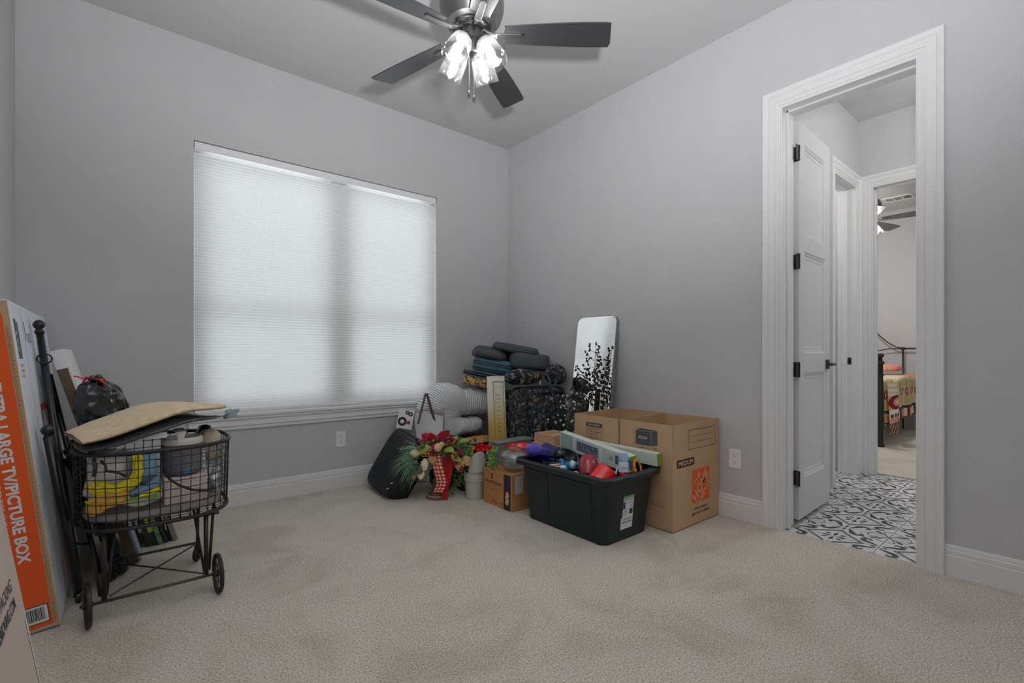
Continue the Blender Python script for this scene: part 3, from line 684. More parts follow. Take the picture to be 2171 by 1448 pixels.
b.grid(cush, 240, 12, cu=True); o = b.build('seat_cushion', M('grey_felt', (128, 124, 122), .95, k=1.3, bump=.4, bs=60), None, smooth=True); tag(o, 'flat grey ribbed cushion lining the bottom of the wire cart', 'cushion', loc=(CX, CYc, ZB_+.008))
ZC = ZB_+.055
blob('folded_linen', 'white bed linen bundle behind the wires at the left of the cart', 'linen', (-.022, 2.545, .53), (.072, .10, .105), m_linen, .02, 14, 1)
b = MB(); b.tube([(-.045, 2.395, .62), (-.03, 2.38, .60), (-.028, 2.382, .58), (-.01, 2.385, .575), (.01, 2.39, .565), (.03, 2.388, .55)], .006, 6, flat=.5); b.tube([(-.065, 2.395, .63), (-.06, 2.38, .60), (-.064, 2.385, .565)], .007, 6, flat=.5)
o = b.build('cloth_tie', m_blackw, None, smooth=True); tag(o, 'black cloth strap lying over the white linen in the cart', 'strap')
def yfront(x):
    return CYc-.262*max(0, 1-min(1, abs(x-CX)/.262)**2.8)**(1/2.8)+.032
def fold(name, label, cat, pts, wd, mat, thick=.006, amp=.006, seed=0, n=30):
    # a folded cloth strip along pts
    P_ = [Vector((p[0], max(p[1], yfront(p[0])), p[2])) for p in pts]; m_ = len(P_)-1
    c0 = sum(P_, Vector())/len(P_)
    zl = min(p.z for p in P_)-thick
    O_ = Vector((c0.x, c0.y, zl))
    b = MB()
    def fn(u, v):
        s_ = u*m_; i = min(int(s_), m_-1); p = P_[i].lerp(P_[i+1], s_-i)
        d = (P_[i+1]-P_[i]).normalized(); n_ = d.cross(Vector((0, 1, 0))); n_ = n_.normalized() if n_.length > .1 else Vector((1, 0, 0))
        w_ = wd if not isinstance(wd, (list, tuple)) else wd[i]+(wd[min(i+1, m_)]-wd[i])*(s_-i)
        q = p+n_*(v-.5)*w_+Vector((0, -.012*math.sin(v*PI*1.0)-.005*math.sin(v*PI*5+u*6+seed), 0))
        return q+lump(q, amp, 30, seed)-O_
    b.grid(fn, n, 14); o = b.build(name, mat, None, smooth=True, solid=thick); tag(o, label, cat, loc=O_); return o
fold('yellow_cloth', 'bright yellow folded cloth strip between white linen and blue towel', 'cloth', [(.063, 2.385, .635), (.066, 2.385, .57), (.055, 2.385, .52), (-.0, 2.385, .495), (-.06, 2.39, .51), (-.07, 2.40, .53)], [.028, .03, .04, .04, .05, .04], m_yellow, seed=1)
blob('blue_towel', 'slate blue folded towel in the middle of the wire cart', 'towel', (.098, 2.475, .56), (.034, .075, .07), m_bluec, .008, 20, 3)
fold('blue_towel_edge', 'narrow blue towel end trailing left below the folded towel', 'towel', [(.14, 2.385, .51), (.09, 2.385, .49), (.045, 2.385, .472)], [.05, .035, .018], m_bluec, seed=5)
fold('yellow_cloth', 'small crumpled yellow cloth under the blue towel', 'cloth', [(.075, 2.388, .468), (.10, 2.388, .475), (.14, 2.388, .485)], [.02, .03, .02], m_yellow, seed=7)
fold('mustard_cloth', 'mustard yellow cloth knotted and hanging at the bottom left of the cart', 'cloth', [(.04, 2.388, .47), (-.01, 2.385, .465), (-.055, 2.387, .45), (-.065, 2.39, .42), (-.07, 2.40, .40)], [.03, .055, .07, .05, .02], m_must, seed=9, amp=.012)
0 and fold('mustard_cloth', 'small gathered mustard cloth loop beside the green pouch', 'cloth', [(-.02, 2.387, .42), (.0, 2.386, .44), (.03, 2.386, .455), (.045, 2.388, .46)], [.05, .04, .035, .02], m_must, seed=12, amp=.01)
m_clearb = thin_glass('clear_plastic', (225, 230, 232), .25, haze=.25, rough=.12); m_gstripe = M('green_stripe_cloth', (128, 160, 88), .8)
o = blob('plastic_pouch', 'clear pouch of white and green cloth lying low in the cart', 'pouch', (.075, 2.412, .452), (.068, .018, .030), M('pouch_cloth', (176, 182, 164), .4, var=.12, vs=16, k=1.4), .008, 18, 4)
fold('green_ribbon', 'green ribbon lying along the clear cloth pouch', 'ribbon', [(.03, 2.385, .462), (.08, 2.385, .464), (.13, 2.385, .45)], .012, m_gstripe, seed=2, thick=.002)
t = thing('cardboard_carton', 'pale pinkish carton at the right inside the wire cart', 'carton', (.228, 2.505, ZC-.004)); b = MB(); b.b2((-.075, -.08, 0), (.075, .08, .10)); b.build('carton_body', m_beige, t, bevel=.003); b = MB(); b.b2((-.0765, -.0815, .085), (.0765, .0815, .104)); b.build('carton_lid', m_beige, t, bevel=.002)
# grey drum with white handle
t = thing('desk_humidifier', 'grey fabric drum with white handled top sticking out of the cart', 'humidifier', (.222, 2.515, .511)); m_gfab = M('grey_fabric', (102, 98, 104), .9, k=1.3, bump=.2, bs=150); m_wpl = M('offwhite_plastic', (196, 192, 188), .45, k=1.35)
b = MB(); b.lathe([(0, 0), (.062, 0), (.072, .01), (.074, .13), (.0, .13)], 32); b.build('drum_body', m_gfab, t, smooth='auto')
b = MB(); b.lathe([(.074, .128), (.076, .132), (.075, .152), (.066, .156), (.062, .15), (.060, .134), (0, .134)], 32); b.build('top_ring', m_wpl, t, smooth='auto')
b = MB(); b.prism([(-.014, .13), (.014, .13), (.012, .165), (.020, .185), (-.020, .185), (-.012, .165)], .012, frame((-.012, -.062, 0), (1, 0, 0), (0, 0, 1))); b.b2((-.030, -.070, .178), (.008, .045, .188)); b.build('handle', m_wpl, t, bevel=.003)
b = MB(); b.b2((-.004, -.082, .012), (.022, -.071, .024)); b.build('blue_button', M('cyan_button', (40, 130, 170), .5), t)
fold('power_cord', 'black power cord looping down through the cart in front of the carton', 'cord', [(.15, 2.388, .56), (.165, 2.385, .52), (.20, 2.385, .485), (.25, 2.385, .455), (.30, 2.388, .44), (.345, 2.392, .44)], .006, m_black, thick=.004, amp=.002, seed=3)
blob('cream_cushion', 'fluffy cream cushion behind the grey drum in the cart', 'cushion', (.335, 2.635, .63), (.042, .052, .045), M('cream_fleece', (186, 180, 152), .95, k=1.4, bump=.5, bs=90), .008, 14, 6)
blob('dark_bag', 'glossy dark teal bag tucked at the cart\'s right rim', 'bag', (.33, 2.745, .635), (.032, .045, .045), M('dark_teal_plastic', (22, 44, 50), .25), .01, 16, 8)
t = thing('paper_roll_pack', 'clear plastic pack holding a brown cardboard tube at the cart\'s right end', 'wrapped pack', (.335, 2.505, .522))
b = MB(); b.tube([(-.022, 0, .045), (.022, .006, .048)], .022, 20); b.build('cardboard_tube', m_kraft, t, smooth='auto')
b = MB(); b.grid(lambda u, v: Vector((.030*math.cos(u*2*PI), .04*math.sin(u*2*PI), .003+.095*v))+lump((math.cos(u*6.28)*2, math.sin(u*6.28)*2, v*3), .003, 1, 4), 30, 14, cu=True); b.build('clear_wrap', m_clearb, t, smooth=True)
blob('silver_pouch', 'crinkled silver foil pouch low at the right of the cart', 'pouch', (.330, 2.462, .462), (.022, .03, .045), M('foil', (150, 154, 158), .25, metal=.8), .012, 30, 9)
# pad and rug heaped on top
FE = [(-.093, 2.42, .661), (.005, 2.42, .676), (.124, 2.42, .739), (.213, 2.45, .781), (.315, 2.52, .777), (.397, 2.60, .766)]
BE = [(-.166, 2.74, .682), (-.074, 2.80, .729), (.023, 2.84, .770), (.128, 2.86, .790), (.278, 2.86, .775), (.386, 2.80, .758)]
def lerpl(L_, u):
    s_ = u*(len(L_)-1); i = min(int(s_), len(L_)-2); f_ = s_-i
    P_ = [Vector(L_[max(0, min(len(L_)-1, i+k))]) for k in (-1, 0, 1, 2)]
    return .5*((2*P_[1])+(P_[2]-P_[0])*f_+(2*P_[0]-5*P_[1]+4*P_[2]-P_[3])*f_**2+(3*P_[1]-P_[0]-3*P_[2]+P_[3])*f_**3)
def slab(O_, fe, be, th, nu=60, nv=34, amp=.003, fr=14, edge=.3, bulge=.01, seed=0):
    b = MB()
    def fn(u, v):
        # v goes round the section: top front->back, then bottom
        top = v < .5; w_ = v*2 if top else (1-v)*2
        p = lerpl(fe, u).lerp(lerpl(be, u), w_); e = math.sin(PI*min(1, max(0, w_)))**edge; e2 = math.sin(PI*max(.001, min(.999, u)))**(edge*.6)
        k = e*e2
        tk = th(u); z = bulge*math.sin(PI*w_)+(tk/2*k if top else -tk/2*k)
        return p+Vector((0, 0, z))+lump(p, amp, fr, seed)-Vector(O_)
    b.grid(fn, nu, nv*2, cv=True)
    return b
O_ = (.1, 2.62, .65)
m_fleece = M('beige_fleece', (222, 198, 160), .98, k=1.12, var=.12, vs=40, bump=1, bs=230, sheen=.3)
FE = [(-.098, 2.41, .690), (.005, 2.41, .712), (.124, 2.41, .754), (.216, 2.44, .783), (.318, 2.50, .783), (.40, 2.585, .778)]; BE = [(-.166, 2.70, .698), (-.074, 2.725, .734), (.023, 2.76, .768), (.128, 2.81, .789), (.278, 2.82, .775), (.386, 2.77, .758)]
o = slab(O_, FE, BE, lambda u: .03, amp=.003, fr=12, bulge=.004, seed=0, edge=.2).build('fleece_pad', m_fleece, None, smooth=True); tag(o, 'thick beige fleece pad draped over the top of the laundry cart', 'pad', loc=O_)
FE2 = [(-.100, 2.385, .664), (.01, 2.38, .677), (.123, 2.375, .714), (.22, 2.40, .743), (.325, 2.46, .746), (.41, 2.56, .748)]
BE2 = [(-.160, 2.69, .668), (-.074, 2.71, .698), (.023, 2.76, .728), (.128, 2.80, .745), (.278, 2.82, .732), (.39, 2.76, .722)]
m_wrapk = M('black_wrapped_foam', (44, 48, 52), .22, k=1.2, coat=.5, bump=.6, bs=18)
o = slab(O_, FE2, BE2, lambda u: .012+.026*math.sin(PI*min(1, u*1.05+.02))**.6, amp=.003, fr=12, edge=.45, bulge=0, seed=0).build('wrapped_pad', m_wrapk, None, smooth=True); tag(o, 'dark foam pad in crinkled clear plastic under the fleece pad', 'pad', loc=(O_[0], O_[1], O_[2]-.004))
b = MB(); b.grid(lambda u, v: Vector((.388+.055*u, 2.565-.02*u+.02*v, .772-.052*v*(1-.35*u)))+lump((u*3, v*3, 1), .008, 2, 2)-Vector(O_), 12, 16); b.build('plastic_flap', thin_glass('frosted_wrap', (225, 232, 236), .4, haze=.75, rough=.2), o, smooth=True, solid=.0008)
b = MB(); b.b2((-.085, -.222, .030), (-.02, -.219, .034)); b.b2((-.005, -.224, .040), (.06, -.221, .062)); b.build('paper_label', m_paper, o)
# black bag with red tie
def bagx(q, u, v):
    z = q.z/.24; k = 1-.38*max(0, (z-.72)/.28)**1.5
    k *= 1+.05*math.sin(u*2*PI*9+z*3); return Vector((q.x*k-.12*(q.z-.1), q.y*k, q.z))
m_bag = M('black_bin_bag', (22, 24, 27), .16, spec=.8, bump=.5, bs=20)
o = blob('bin_bag', 'black plastic bin bag with red drawstring poking up behind the fleece pad', 'bin bag', (-.062, 2.815, .785), (.088, .05, .118), m_bag, .012, 20, 11, extra=bagx, nu=90, nv=50)
b = MB()
for (p, q_, r_) in (((-.050, -.03, .235), (-.020, -.045, .255), .012), ((-.015, -.045, .25), (.03, -.05, .222), .014)):
    p, q_ = Vector(p), Vector(q_); b.tube([p, p.lerp(q_, .5)+Vector((0, 0, .012)), q_], [r_*.4, r_, r_*.6], 8, flat=.35)
b.tube([(-.075, -.02, .262), (-.062, -.03, .258), (-.04, -.04, .246)], [.008, .006, .004], 8, flat=.4)
b.build('red_drawstring', M('red_plastic_tie', (208, 26, 36), .35, k=1.6), o, smooth=True)
b = MB()
for k in range(5):
    a = k*1.3; b.ball((-.005+.018*math.cos(a), -.03+.014*math.sin(a), .240+.004*k), .014, 7, (1, .6, .9))
b.build('gathered_neck', m_bag, o, smooth=True)
# ================================================================ open moving boxes by the right wall
def open_box(name, label, X0, X1, Y0, Y1, hb=.42, fh=.195, group=None, cat='cardboard box', mat=None):
    mat = mat or m_kraft
    t = thing(name, label, cat, (X0, Y0, 0), group=group); th = .005; LX, LY = X1-X0, Y1-Y0
    b = MB(); b.b2((0, 0, .001), (LX, LY, .006)); b.b2((0, 0, 0), (th, LY, hb)); b.b2((LX-th, 0, 0), (LX, LY, hb)); b.b2((th, 0, 0), (LX-th, th, hb)); b.b2((th, LY-th, 0), (LX-th, LY, hb))
    b.build('box_body', mat, t, bevel=.001)
    def flap(o, ux, n, L_, sp=.0):
        # o start corner, ux along, n outward
        b = MB(); o, ux, n = Vector(o), Vector(ux), Vector(n); tp = .006
        V = []
        for dz, a, e in ((0, .001, 0), (fh, tp, sp)):
            V.append([o+ux*a+n*e+Vector((0, 0, hb+.0005+dz)), o+ux*(L_-a)+n*e+Vector((0, 0, hb+.0005+dz))])
        for off in (0, -th*.8): pass
        P_ = [V[0][0], V[0][1], V[1][1], V[1][0]]; F_ = [b.v(p) for p in P_]; K_ = [b.v(p-n*th*.8) for p in P_]
        b.f(F_); b.f(K_[::-1])
        for i in range(4): b.f([F_[i], F_[(i+1) % 4], K_[(i+1) % 4], K_[i]])
        return b.build('flap', mat, t)
    flap((0, 0, 0), (0, 1, 0), (-1, 0, 0), LY, .002); flap((LX, 0, 0), (0, 1, 0), (1, 0, 0), LY, -.004); flap((0, 0, 0), (1, 0, 0), (0, -1, 0), LX, .002); flap((0, LY, 0), (1, 0, 0), (0, 1, 0), LX, 0)
    return t
BX = 2.445; BXR = 2.966
ba = open_box('moving_box', 'open cardboard moving box with orange square emblem standing in front against the right wall', BX, BXR, 1.52, 1.898)
bb = open_box('moving_box', 'open cardboard moving box with a printed checklist, behind the one with the orange emblem', BX, BXR, 1.905, 2.285)
def L(o, T): return Matrix.Translation(-Vector(o.location)) @ T
# prints on the front box
T = L(ba, FX(BX-.0026, 1.70, .527))
b = MB(); b.T = T
def qd(b, pts): b.f([b.v((x, y, .0006)) for x, y in pts])
qd(b, [(-.073, -.048), (.032, -.048), (.032, .035), (-.073, .035)]); qd(b, [(.036, -.048), (.078, -.038), (.078, .045), (.036, .035)]); qd(b, [(-.073, .039), (.034, .039), (.076, .048), (-.035, .050)])
b.build('printed_cube', m_inkb, ba, rn=False)
text('MEDIUM', T @ Matrix.Translation((-.022, -.004, .0012)), .062, .018, m_tan, ba, 'printed_lettering', bold=.03)
decal([(-.091, -.048, -.0895, .038, 0), (-.094, -.049, -.086, -.0475, 0), (-.094, .037, -.086, .0385, 0), (-.07, -.0625, .03, -.0615, 0), (.04, -.060, .078, -.059, 0)], T, [m_ink], ba, 'dimension_lines')
text('18"', T @ Matrix.Translation((-.02, -.062, .0008)), .02, .008, m_ink, ba, 'printed_lettering'); text('16"', T @ Matrix.Translation((.062, -.060, .0008)), .02, .008, m_ink, ba, 'printed_lettering')
T = L(ba, FX(BX-.0006, 1.625, .145)); text('YOUR PACKING', T @ Matrix.Translation((0, .012, 0)), .10, .009, m_kraftd, ba, 'printed_lettering'); text('HOMEMOVING.COM', T @ Matrix.Translation((0, -.006, 0)), .115, .010, m_ink, ba, 'printed_lettering')
T = L(ba, FY(2.7605, 1.5174, .516))
lw = .0016
def outline(x0, y0, x1, y1, lw): return [(x0, y0, x1, y0+lw, 0), (x0, y1-lw, x1, y1, 0), (x0, y0, x0+lw, y1, 0), (x1-lw, y0, x1, y1, 0)]
decal(outline(-.155, -.058, .155, .058, .0022)+[(-.125, .018, .125, .0196, 0), (-.125, -.018, .125, -.0164, 0)], T, [m_ink], ba, 'address_panel')
T = L(ba, FY(2.578, 1.5194, .387)); decal([(-.094, -.023, .094, .023, 0)], T, [m_ink], ba, 'size_label'); text('MEDIUM', T @ Matrix.Translation((0, 0, .0008)), .155, .028, m_tan, ba, 'printed_lettering', bold=.03)
orange_logo(L(ba, FY(2.749, 1.5192, .230)), .2, ba, m_tan)
T = L(ba, FY(2.746, 1.5194, .080)); text('How doers\nget more done.', T, .205, .052, m_ink, ba, 'printed_lettering', bold=.012, shear=.25)
b = MB(); b.T = Matrix.Translation(-Vector(ba.location)); b.b2((2.47, 1.53, .36), (2.62, 1.535, .52)); b.build('paper_liner', m_paper, ba)
T = L(bb, FX(BX-.0026, 2.104, .49))
decal(outline(-.069, -.068, .069, .078, .0014)+[(-.069, .050, .069, .078, 0)], T, [m_inkb], bb, 'checklist_panel')
text("DON'T FORGET:", T @ Matrix.Translation((0, .064, .0008)), .105, .014, m_tan, bb, 'printed_lettering', bold=.02)
for i, s_ in enumerate(('BUBBLE CUSHION', 'MOVING BLANKETS', 'STRETCH FILM', 'PACKING PAPER', 'BOX FILLER', 'TAPE')):
    y = .036-i*.018; wd = .0066*len(s_)
    text(s_, T @ Matrix.Translation((-.044+wd/2, y, .0006)), wd, .009, m_ink, bb, 'checklist_line')
    decal(outline(-.061, y-.005, -.051, y+.005, .001), T, [m_ink], bb, 'tick_box')
# small brown cartons behind the tote
t = thing('carton', 'small closed brown carton behind the tote, between the suitcase and the checklist box', 'carton', (2.335, 2.36, 0))
b = MB(); b.b2((0, 0, 0), (.22, .24, .385)); b.build('carton_body', m_kraft, t, bevel=.002); b = MB(); b.b2((.02, .03, .386), (.215, .235, .452)); b.build('carton_top', m_kraft, t, bevel=.002); b = MB(); b.b2((.02, .13, .4525), (.215, .135, .4535)); b.build('flap_seam', m_kraftd, t)
# ================================================================ black storage tote
def rloop(x0, x1, y0, y1, r, z, n=6):
    out = []
    for cx, cy, a in ((x1-r, y1-r, 0), (x0+r, y1-r, PI/2), (x0+r, y0+r, PI), (x1-r, y0+r, 1.5*PI)):
        for i in range(n+1): out.append(Vector((cx+r*math.cos(a+PI/2*i/n), cy+r*math.sin(a+PI/2*i/n), z)))
    return out
def loft(b, loops, closed=False):
    R_ = [[b.v(p) for p in l] for l in loops]; n = len(R_[0])
    for P_, Q_ in zip(R_, R_[1:]):
        for k in range(n): b.f([P_[k], P_[(k+1) % n], Q_[(k+1) % n], Q_[k]])
    return R_
m_tote = M('tote_plastic', (22, 34, 40), .42, k=.9, spec=.5, bump=.05, bs=200)
TC = Vector((2.185, 1.955, 0))
tote = thing('storage_tote', 'black lidless plastic storage tote full of kitchen things on the carpet', 'storage tote', TC)
b = MB(); b.T = Matrix.Translation(-TC)
def tl(g, z, r=.05): return rloop(1.992-g, 2.378+g, 1.645-g*1.1, 2.262+g*1.1, r, z)
outer = [tl(-.02, .0, .04), tl(0, .006, .045), tl(.012, .13), tl(.030, .325), tl(.031, .33), tl(.031, .365), tl(.024, .368)]
R_ = loft(b, outer+[tl(.024, .36), tl(.008, .13), tl(-.004, .012)]); b.f(R_[0][::-1]); b.f(R_[-1]); b.build('tote_body', m_tote, tote, smooth='auto')
b = MB(); b.T = Matrix.Translation(-TC)
loft(b, [tl(.030, .345, .055), tl(.034, .335, .055), tl(.060, .338, .06), tl(.064, .344, .06), tl(.064, .366, .06), tl(.058, .373, .06), tl(.036, .374, .055), tl(.028, .368, .05)]); b.build('rim', m_tote, tote, smooth='auto')
def side_panel(T, x0, x1, y0, y1):
    b = MB(); b.T = T; b.prism([(x0, y0), (x1, y0), (x1+.004, y1), (x0-.004, y1)], .005, z0=-.002); return b.build('moulded_panel', m_tote, tote, bevel=.002)
sl = math.atan(.030/.32)
def wallT(face):
    if face == 'x': return Matrix.Translation(-TC) @ Matrix.Translation((1.992, 1.955, 0)) @ Matrix.Rotation(-sl, 4, 'Y') @ frame((0, 0, 0), (0, -1, 0), (0, 0, 1))
    return Matrix.Translation(-TC) @ Matrix.Translation((2.185, 1.645, 0)) @ Matrix.Rotation(sl, 4, 'X') @ frame((0, 0, 0), (1, 0, 0), (0, 0, 1))
Tx, Ty = wallT('x'), wallT('y')
side_panel(Tx, -.09, .235, .05, .325); side_panel(Tx, -.28, -.10, .1, .325); side_panel(Ty, -.15, -.06, .13, .325); side_panel(Ty, .115, .17, .16, .325)
T = Ty @ Matrix.Translation((-.018, .155, .0015))
lab = decal([(-.052, -.09, .052, .095, 0), (-.052, .068, .052, .095, 1), (-.052, .024, -.020, .062, 2), (-.052, .022, .052, .0235, 1), (.018, -.012, .046, .018, 3), (-.048, -.055, .048, -.051, 3)], T, [m_paper, M('label_green', (88, 140, 84), .5), M('label_purple', (70, 58, 110), .5), m_ink], tote, 'product_label')
text('Greenmade', T @ Matrix.Translation((0, .081, .0022)), .09, .016, m_paper, lab, 'label_lettering', bold=.02)
text('STORAGE', T @ Matrix.Translation((.015, .054, .002)), .05, .007, m_ink, lab, 'label_lettering'); text('27 GAL\nTOTE', T @ Matrix.Translation((.030, .036, .002)), .026, .016, m_ink, lab, 'label_lettering')
text('KEEP DRY\nSTACK WITH LID\nWIPE CLEAN', T @ Matrix.Translation((-.018, .0, .002)), .055, .028, m_ink, lab, 'label_lettering'); text('NOT FOR FOOD STORAGE\nKEEP AWAY FROM HEAT', T @ Matrix.Translation((0, -.036, .002)), .088, .015, m_ink, lab, 'label_lettering')
# ---- things in the tote
def rot_to(d): return Vector((0, 0, 1)).rotation_difference(Vector(d).normalized()).to_matrix().to_4x4()
def lathed(name, label, cat, base, d, parts, n=36, sc=1):
    t = thing(name, label, cat, base); R = rot_to(d) @ Matrix.Scale(sc, 4)
    for pn, prof, mat, par in parts:
        b = MB(); b.T = R; b.lathe(prof, n); b.build(pn, mat, t, smooth='auto')
    return t
m_purp = node_mat('violet_plastic', lambda nt, N, L_, b: (b.inputs['Base Color'].__setattr__('default_value', (.17, .11, .78, 1)), b.inputs['Roughness'].__setattr__('default_value', .08), b.inputs['Transmission Weight'].__setattr__('default_value', .35), b.inputs['Coat Weight'].__setattr__('default_value', .6)))
m_violetc = thin_glass('violet_clear', (110, 120, 225), .4, haze=.12, rough=.05)
m_ballk = M('gloss_black', (14, 14, 15), .12, spec=.8)
P0, P1 = Vector((2.035, 2.320, .420)), Vector((2.075, 2.095, .412)); dd = P1-P0; Ln = dd.length; BSZ = 1.12
lathed('drinks_bottle', 'translucent violet hourglass bottle lying at the tote\'s left end', 'bottle', P0, dd,
       [('bottle_body', [(0, -.01), (.012, -.006), (.016, .004), (.030, .020), (.036, .045), (.033, .075), (.027, .10), (.030, .13), (.040, .16), (.041, .175), (0, .176)], m_purp, None),
        ('clear_collar', [(.041, .130), (.048, .128), (.050, .134), (.045, .15), (.036, .215), (.0345, .215), (.043, .15), (.041, .132)], m_violetc, None),
        ('ball_cap', [(0, .198), (.024, .20), (.033, .212), (.0345, .225), (.031, .24), (.022, .252), (.01, .257), (0, .258)], m_ballk, None)], sc=1.16)
# black pan at the back left
t = thing('frying_pan', 'dark glazed round pan tilted in the tote behind the violet bottle', 'pan', (2.175, 2.15, .345)); R = rot_to((-.35, -.3, 1)) @ Matrix.Scale(.88, 4)
m_pan = M('dark_glaze', (40, 46, 46), .15, spec=.7, k=1.1); b = MB(); b.T = R; b.lathe([(0, -.03), (.085, -.03), (.115, -.005), (.125, .022), (.130, .024), (.130, .018), (.122, -.01), (.09, -.037), (0, -.037)], 44); b.build('pan_body', m_pan, t, smooth='auto')
b = MB(); b.T = R; b.lathe([(.122, .0245), (.131, .026), (.133, .022), (.130, .017)], 44); b.build('pan_rim', M('rim_grey', (92, 100, 98), .3, metal=.5), t, smooth=True)
o = blob('grey_bowl', 'smooth dark grey bowl upside down in the middle of the tote', 'bowl', (2.215, 1.99, .325), (.055, .055, .055), M('matt_grey', (66, 74, 76), .5), .001, 5, 1, pn=2.1)
# maroon jug lying down
P0 = Vector((2.075, 1.835, .322)); dd = Vector((.45, .35, .42))
m_mar = M('maroon_plastic', (132, 34, 48), .22, k=1.6, spec=.6)
lathed('jug', 'glossy maroon round jug lying in the tote beside the red colander', 'jug', P0, dd, [('jug_body', [(0, .0), (.028, .001), (.034, .004), (.046, .03), (.056, .06), (.060, .09), (.056, .118), (.040, .142), (.018, .152), (0, .154)], m_mar, None), ('jug_base', [(0, -.001), (.026, -.0005), (.030, -.004), (.026, -.006), (0, -.004)], M('deep_maroon', (110, 10, 36), .3, k=1.5), None)])
b = MB(); R = rot_to(dd); b.T = R; b.tube([(-.036, -.040, .02), (-.047, -.038, .06), (-.044, -.030, .10)], .0022, 6); o = b.build('gilt_string', M('pale_gold_string', (206, 170, 140), .4), None, smooth=True); o.parent = bpy.data.objects['jug']
# red ribbed colander
P0 = Vector((2.035, 1.715, .330)); m_red = M('red_gloss', (196, 18, 24), .14, k=1.6, spec=.7, coat=.4)
t = thing('red_bowl', 'bright red bowl with knobbly ribbed wall near the tote\'s front corner', 'bowl', P0); R = rot_to((.62, -.10, .55))
b = MB(); b.T = R
def rb(u, v):
    a = u*2*PI; z = -.035+.115*v; prof = .062*(1-max(0, (.25-v)/.25)**2*.55)-.004*v
    if v > .97: prof -= .006
    k = 1+(.022*abs(math.sin(a*28))*abs(math.sin(v*PI*9)) if .32 < v < .96 else 0); return Vector((prof*k*math.cos(a), prof*k*math.sin(a), z))
b.grid(rb, 168, 60, cu=True); b.lathe([(0, -.036), (.018, -.0358), (.030, -.034)], 56); b.lathe([(0, .078), (.05, .0785), (.056, .080)], 56); b.build('bowl_body', m_red, t, smooth=True)
# spray can
P0 = Vector((2.185, 1.665, .285)); dd = Vector((.10, .10, 1)); m_sky = M('pale_blue_plastic', (136, 164, 190), .35, k=1.4)
lathed('air_freshener', 'air freshener can with pale blue cap and red berries printed on it', 'spray can', P0, dd, [('can_body', [(0, 0), (.027, .0), (.0285, .003), (.0285, .13), (.025, .137), (.0, .137)], M('pale_can', (170, 182, 194), .3, k=1.4), None), ('berry_label', [(.0287, .01), (.0289, .012), (.0289, .078), (.0287, .08)], node_mat('berry_print', lambda nt, N, L_, b: berry(nt, N, L_, b)) if False else M('berry_dark', (64, 26, 40), .3, var=.6, vs=26, k=1.5), None), ('cap', [(.025, .128), (.0262, .132), (.0262, .178), (.024, .183), (0, .184)], m_sky, None)])
c_ = bpy.data.objects['air_freshener']; R = rot_to(dd)
for a, z in ((3.5, .07), (4.3, .062), (3.9, .045)):
    b = MB(); b.T = R; b.ball((.0275*math.cos(a), .0275*math.sin(a), z), .012, 8, (.35, .35, 1) if False else (.4, 1, 1), Matrix.Rotation(a, 4, 'Z')); b.build('printed_berry', m_red, c_, smooth=True)
text('Febreze', frame(R @ Vector((.0292*math.cos(3.95), .0292*math.sin(3.95), .105)), R @ Vector((-math.sin(3.95), math.cos(3.95), 0)), R @ Vector((0, 0, 1))), .030, .009, m_inkb, c_, 'can_lettering')
# white board and orange loop
t = thing('cutting_board', 'white plastic board standing slanted behind the air freshener can', 'cutting board', (2.235, 1.76, .292), (math.radians(10), math.radians(-22), math.radians(28))); b = MB(); b.b2((-.085, -.004, 0), (.0, .004, .10)); b.build('board', m_white, t, bevel=.004); b = MB(); b.b2((-.07, -.0042, .078), (-.045, .0042, .09)); b.build('handle_slot', m_tote, t)
b = MB(); b.tube([Vector((.030*math.cos(a), .012*math.sin(a), .045*math.sin(a)+.03)) for a in [2*PI*i/28 for i in range(28)]], .0065, 10, closed=True); o = b.build('orange_loop', M('orange_plastic', (232, 112, 20), .3, k=1.6), None, smooth=True); tag(o, 'orange plastic loop handle at the tote\'s right end', 'handle', loc=(2.283, 1.645, .345))
b = MB(); b.tube([(0, 0, 0), (.02, -.03, .028), (.03, -.055, .035)], .007, 8); o = b.build('amber_grip', M('amber_plastic', (236, 150, 30), .3, k=1.6), None, smooth=True); tag(o, 'amber plastic grip beside the orange loop handle', 'handle', loc=(2.232, 1.69, .335))
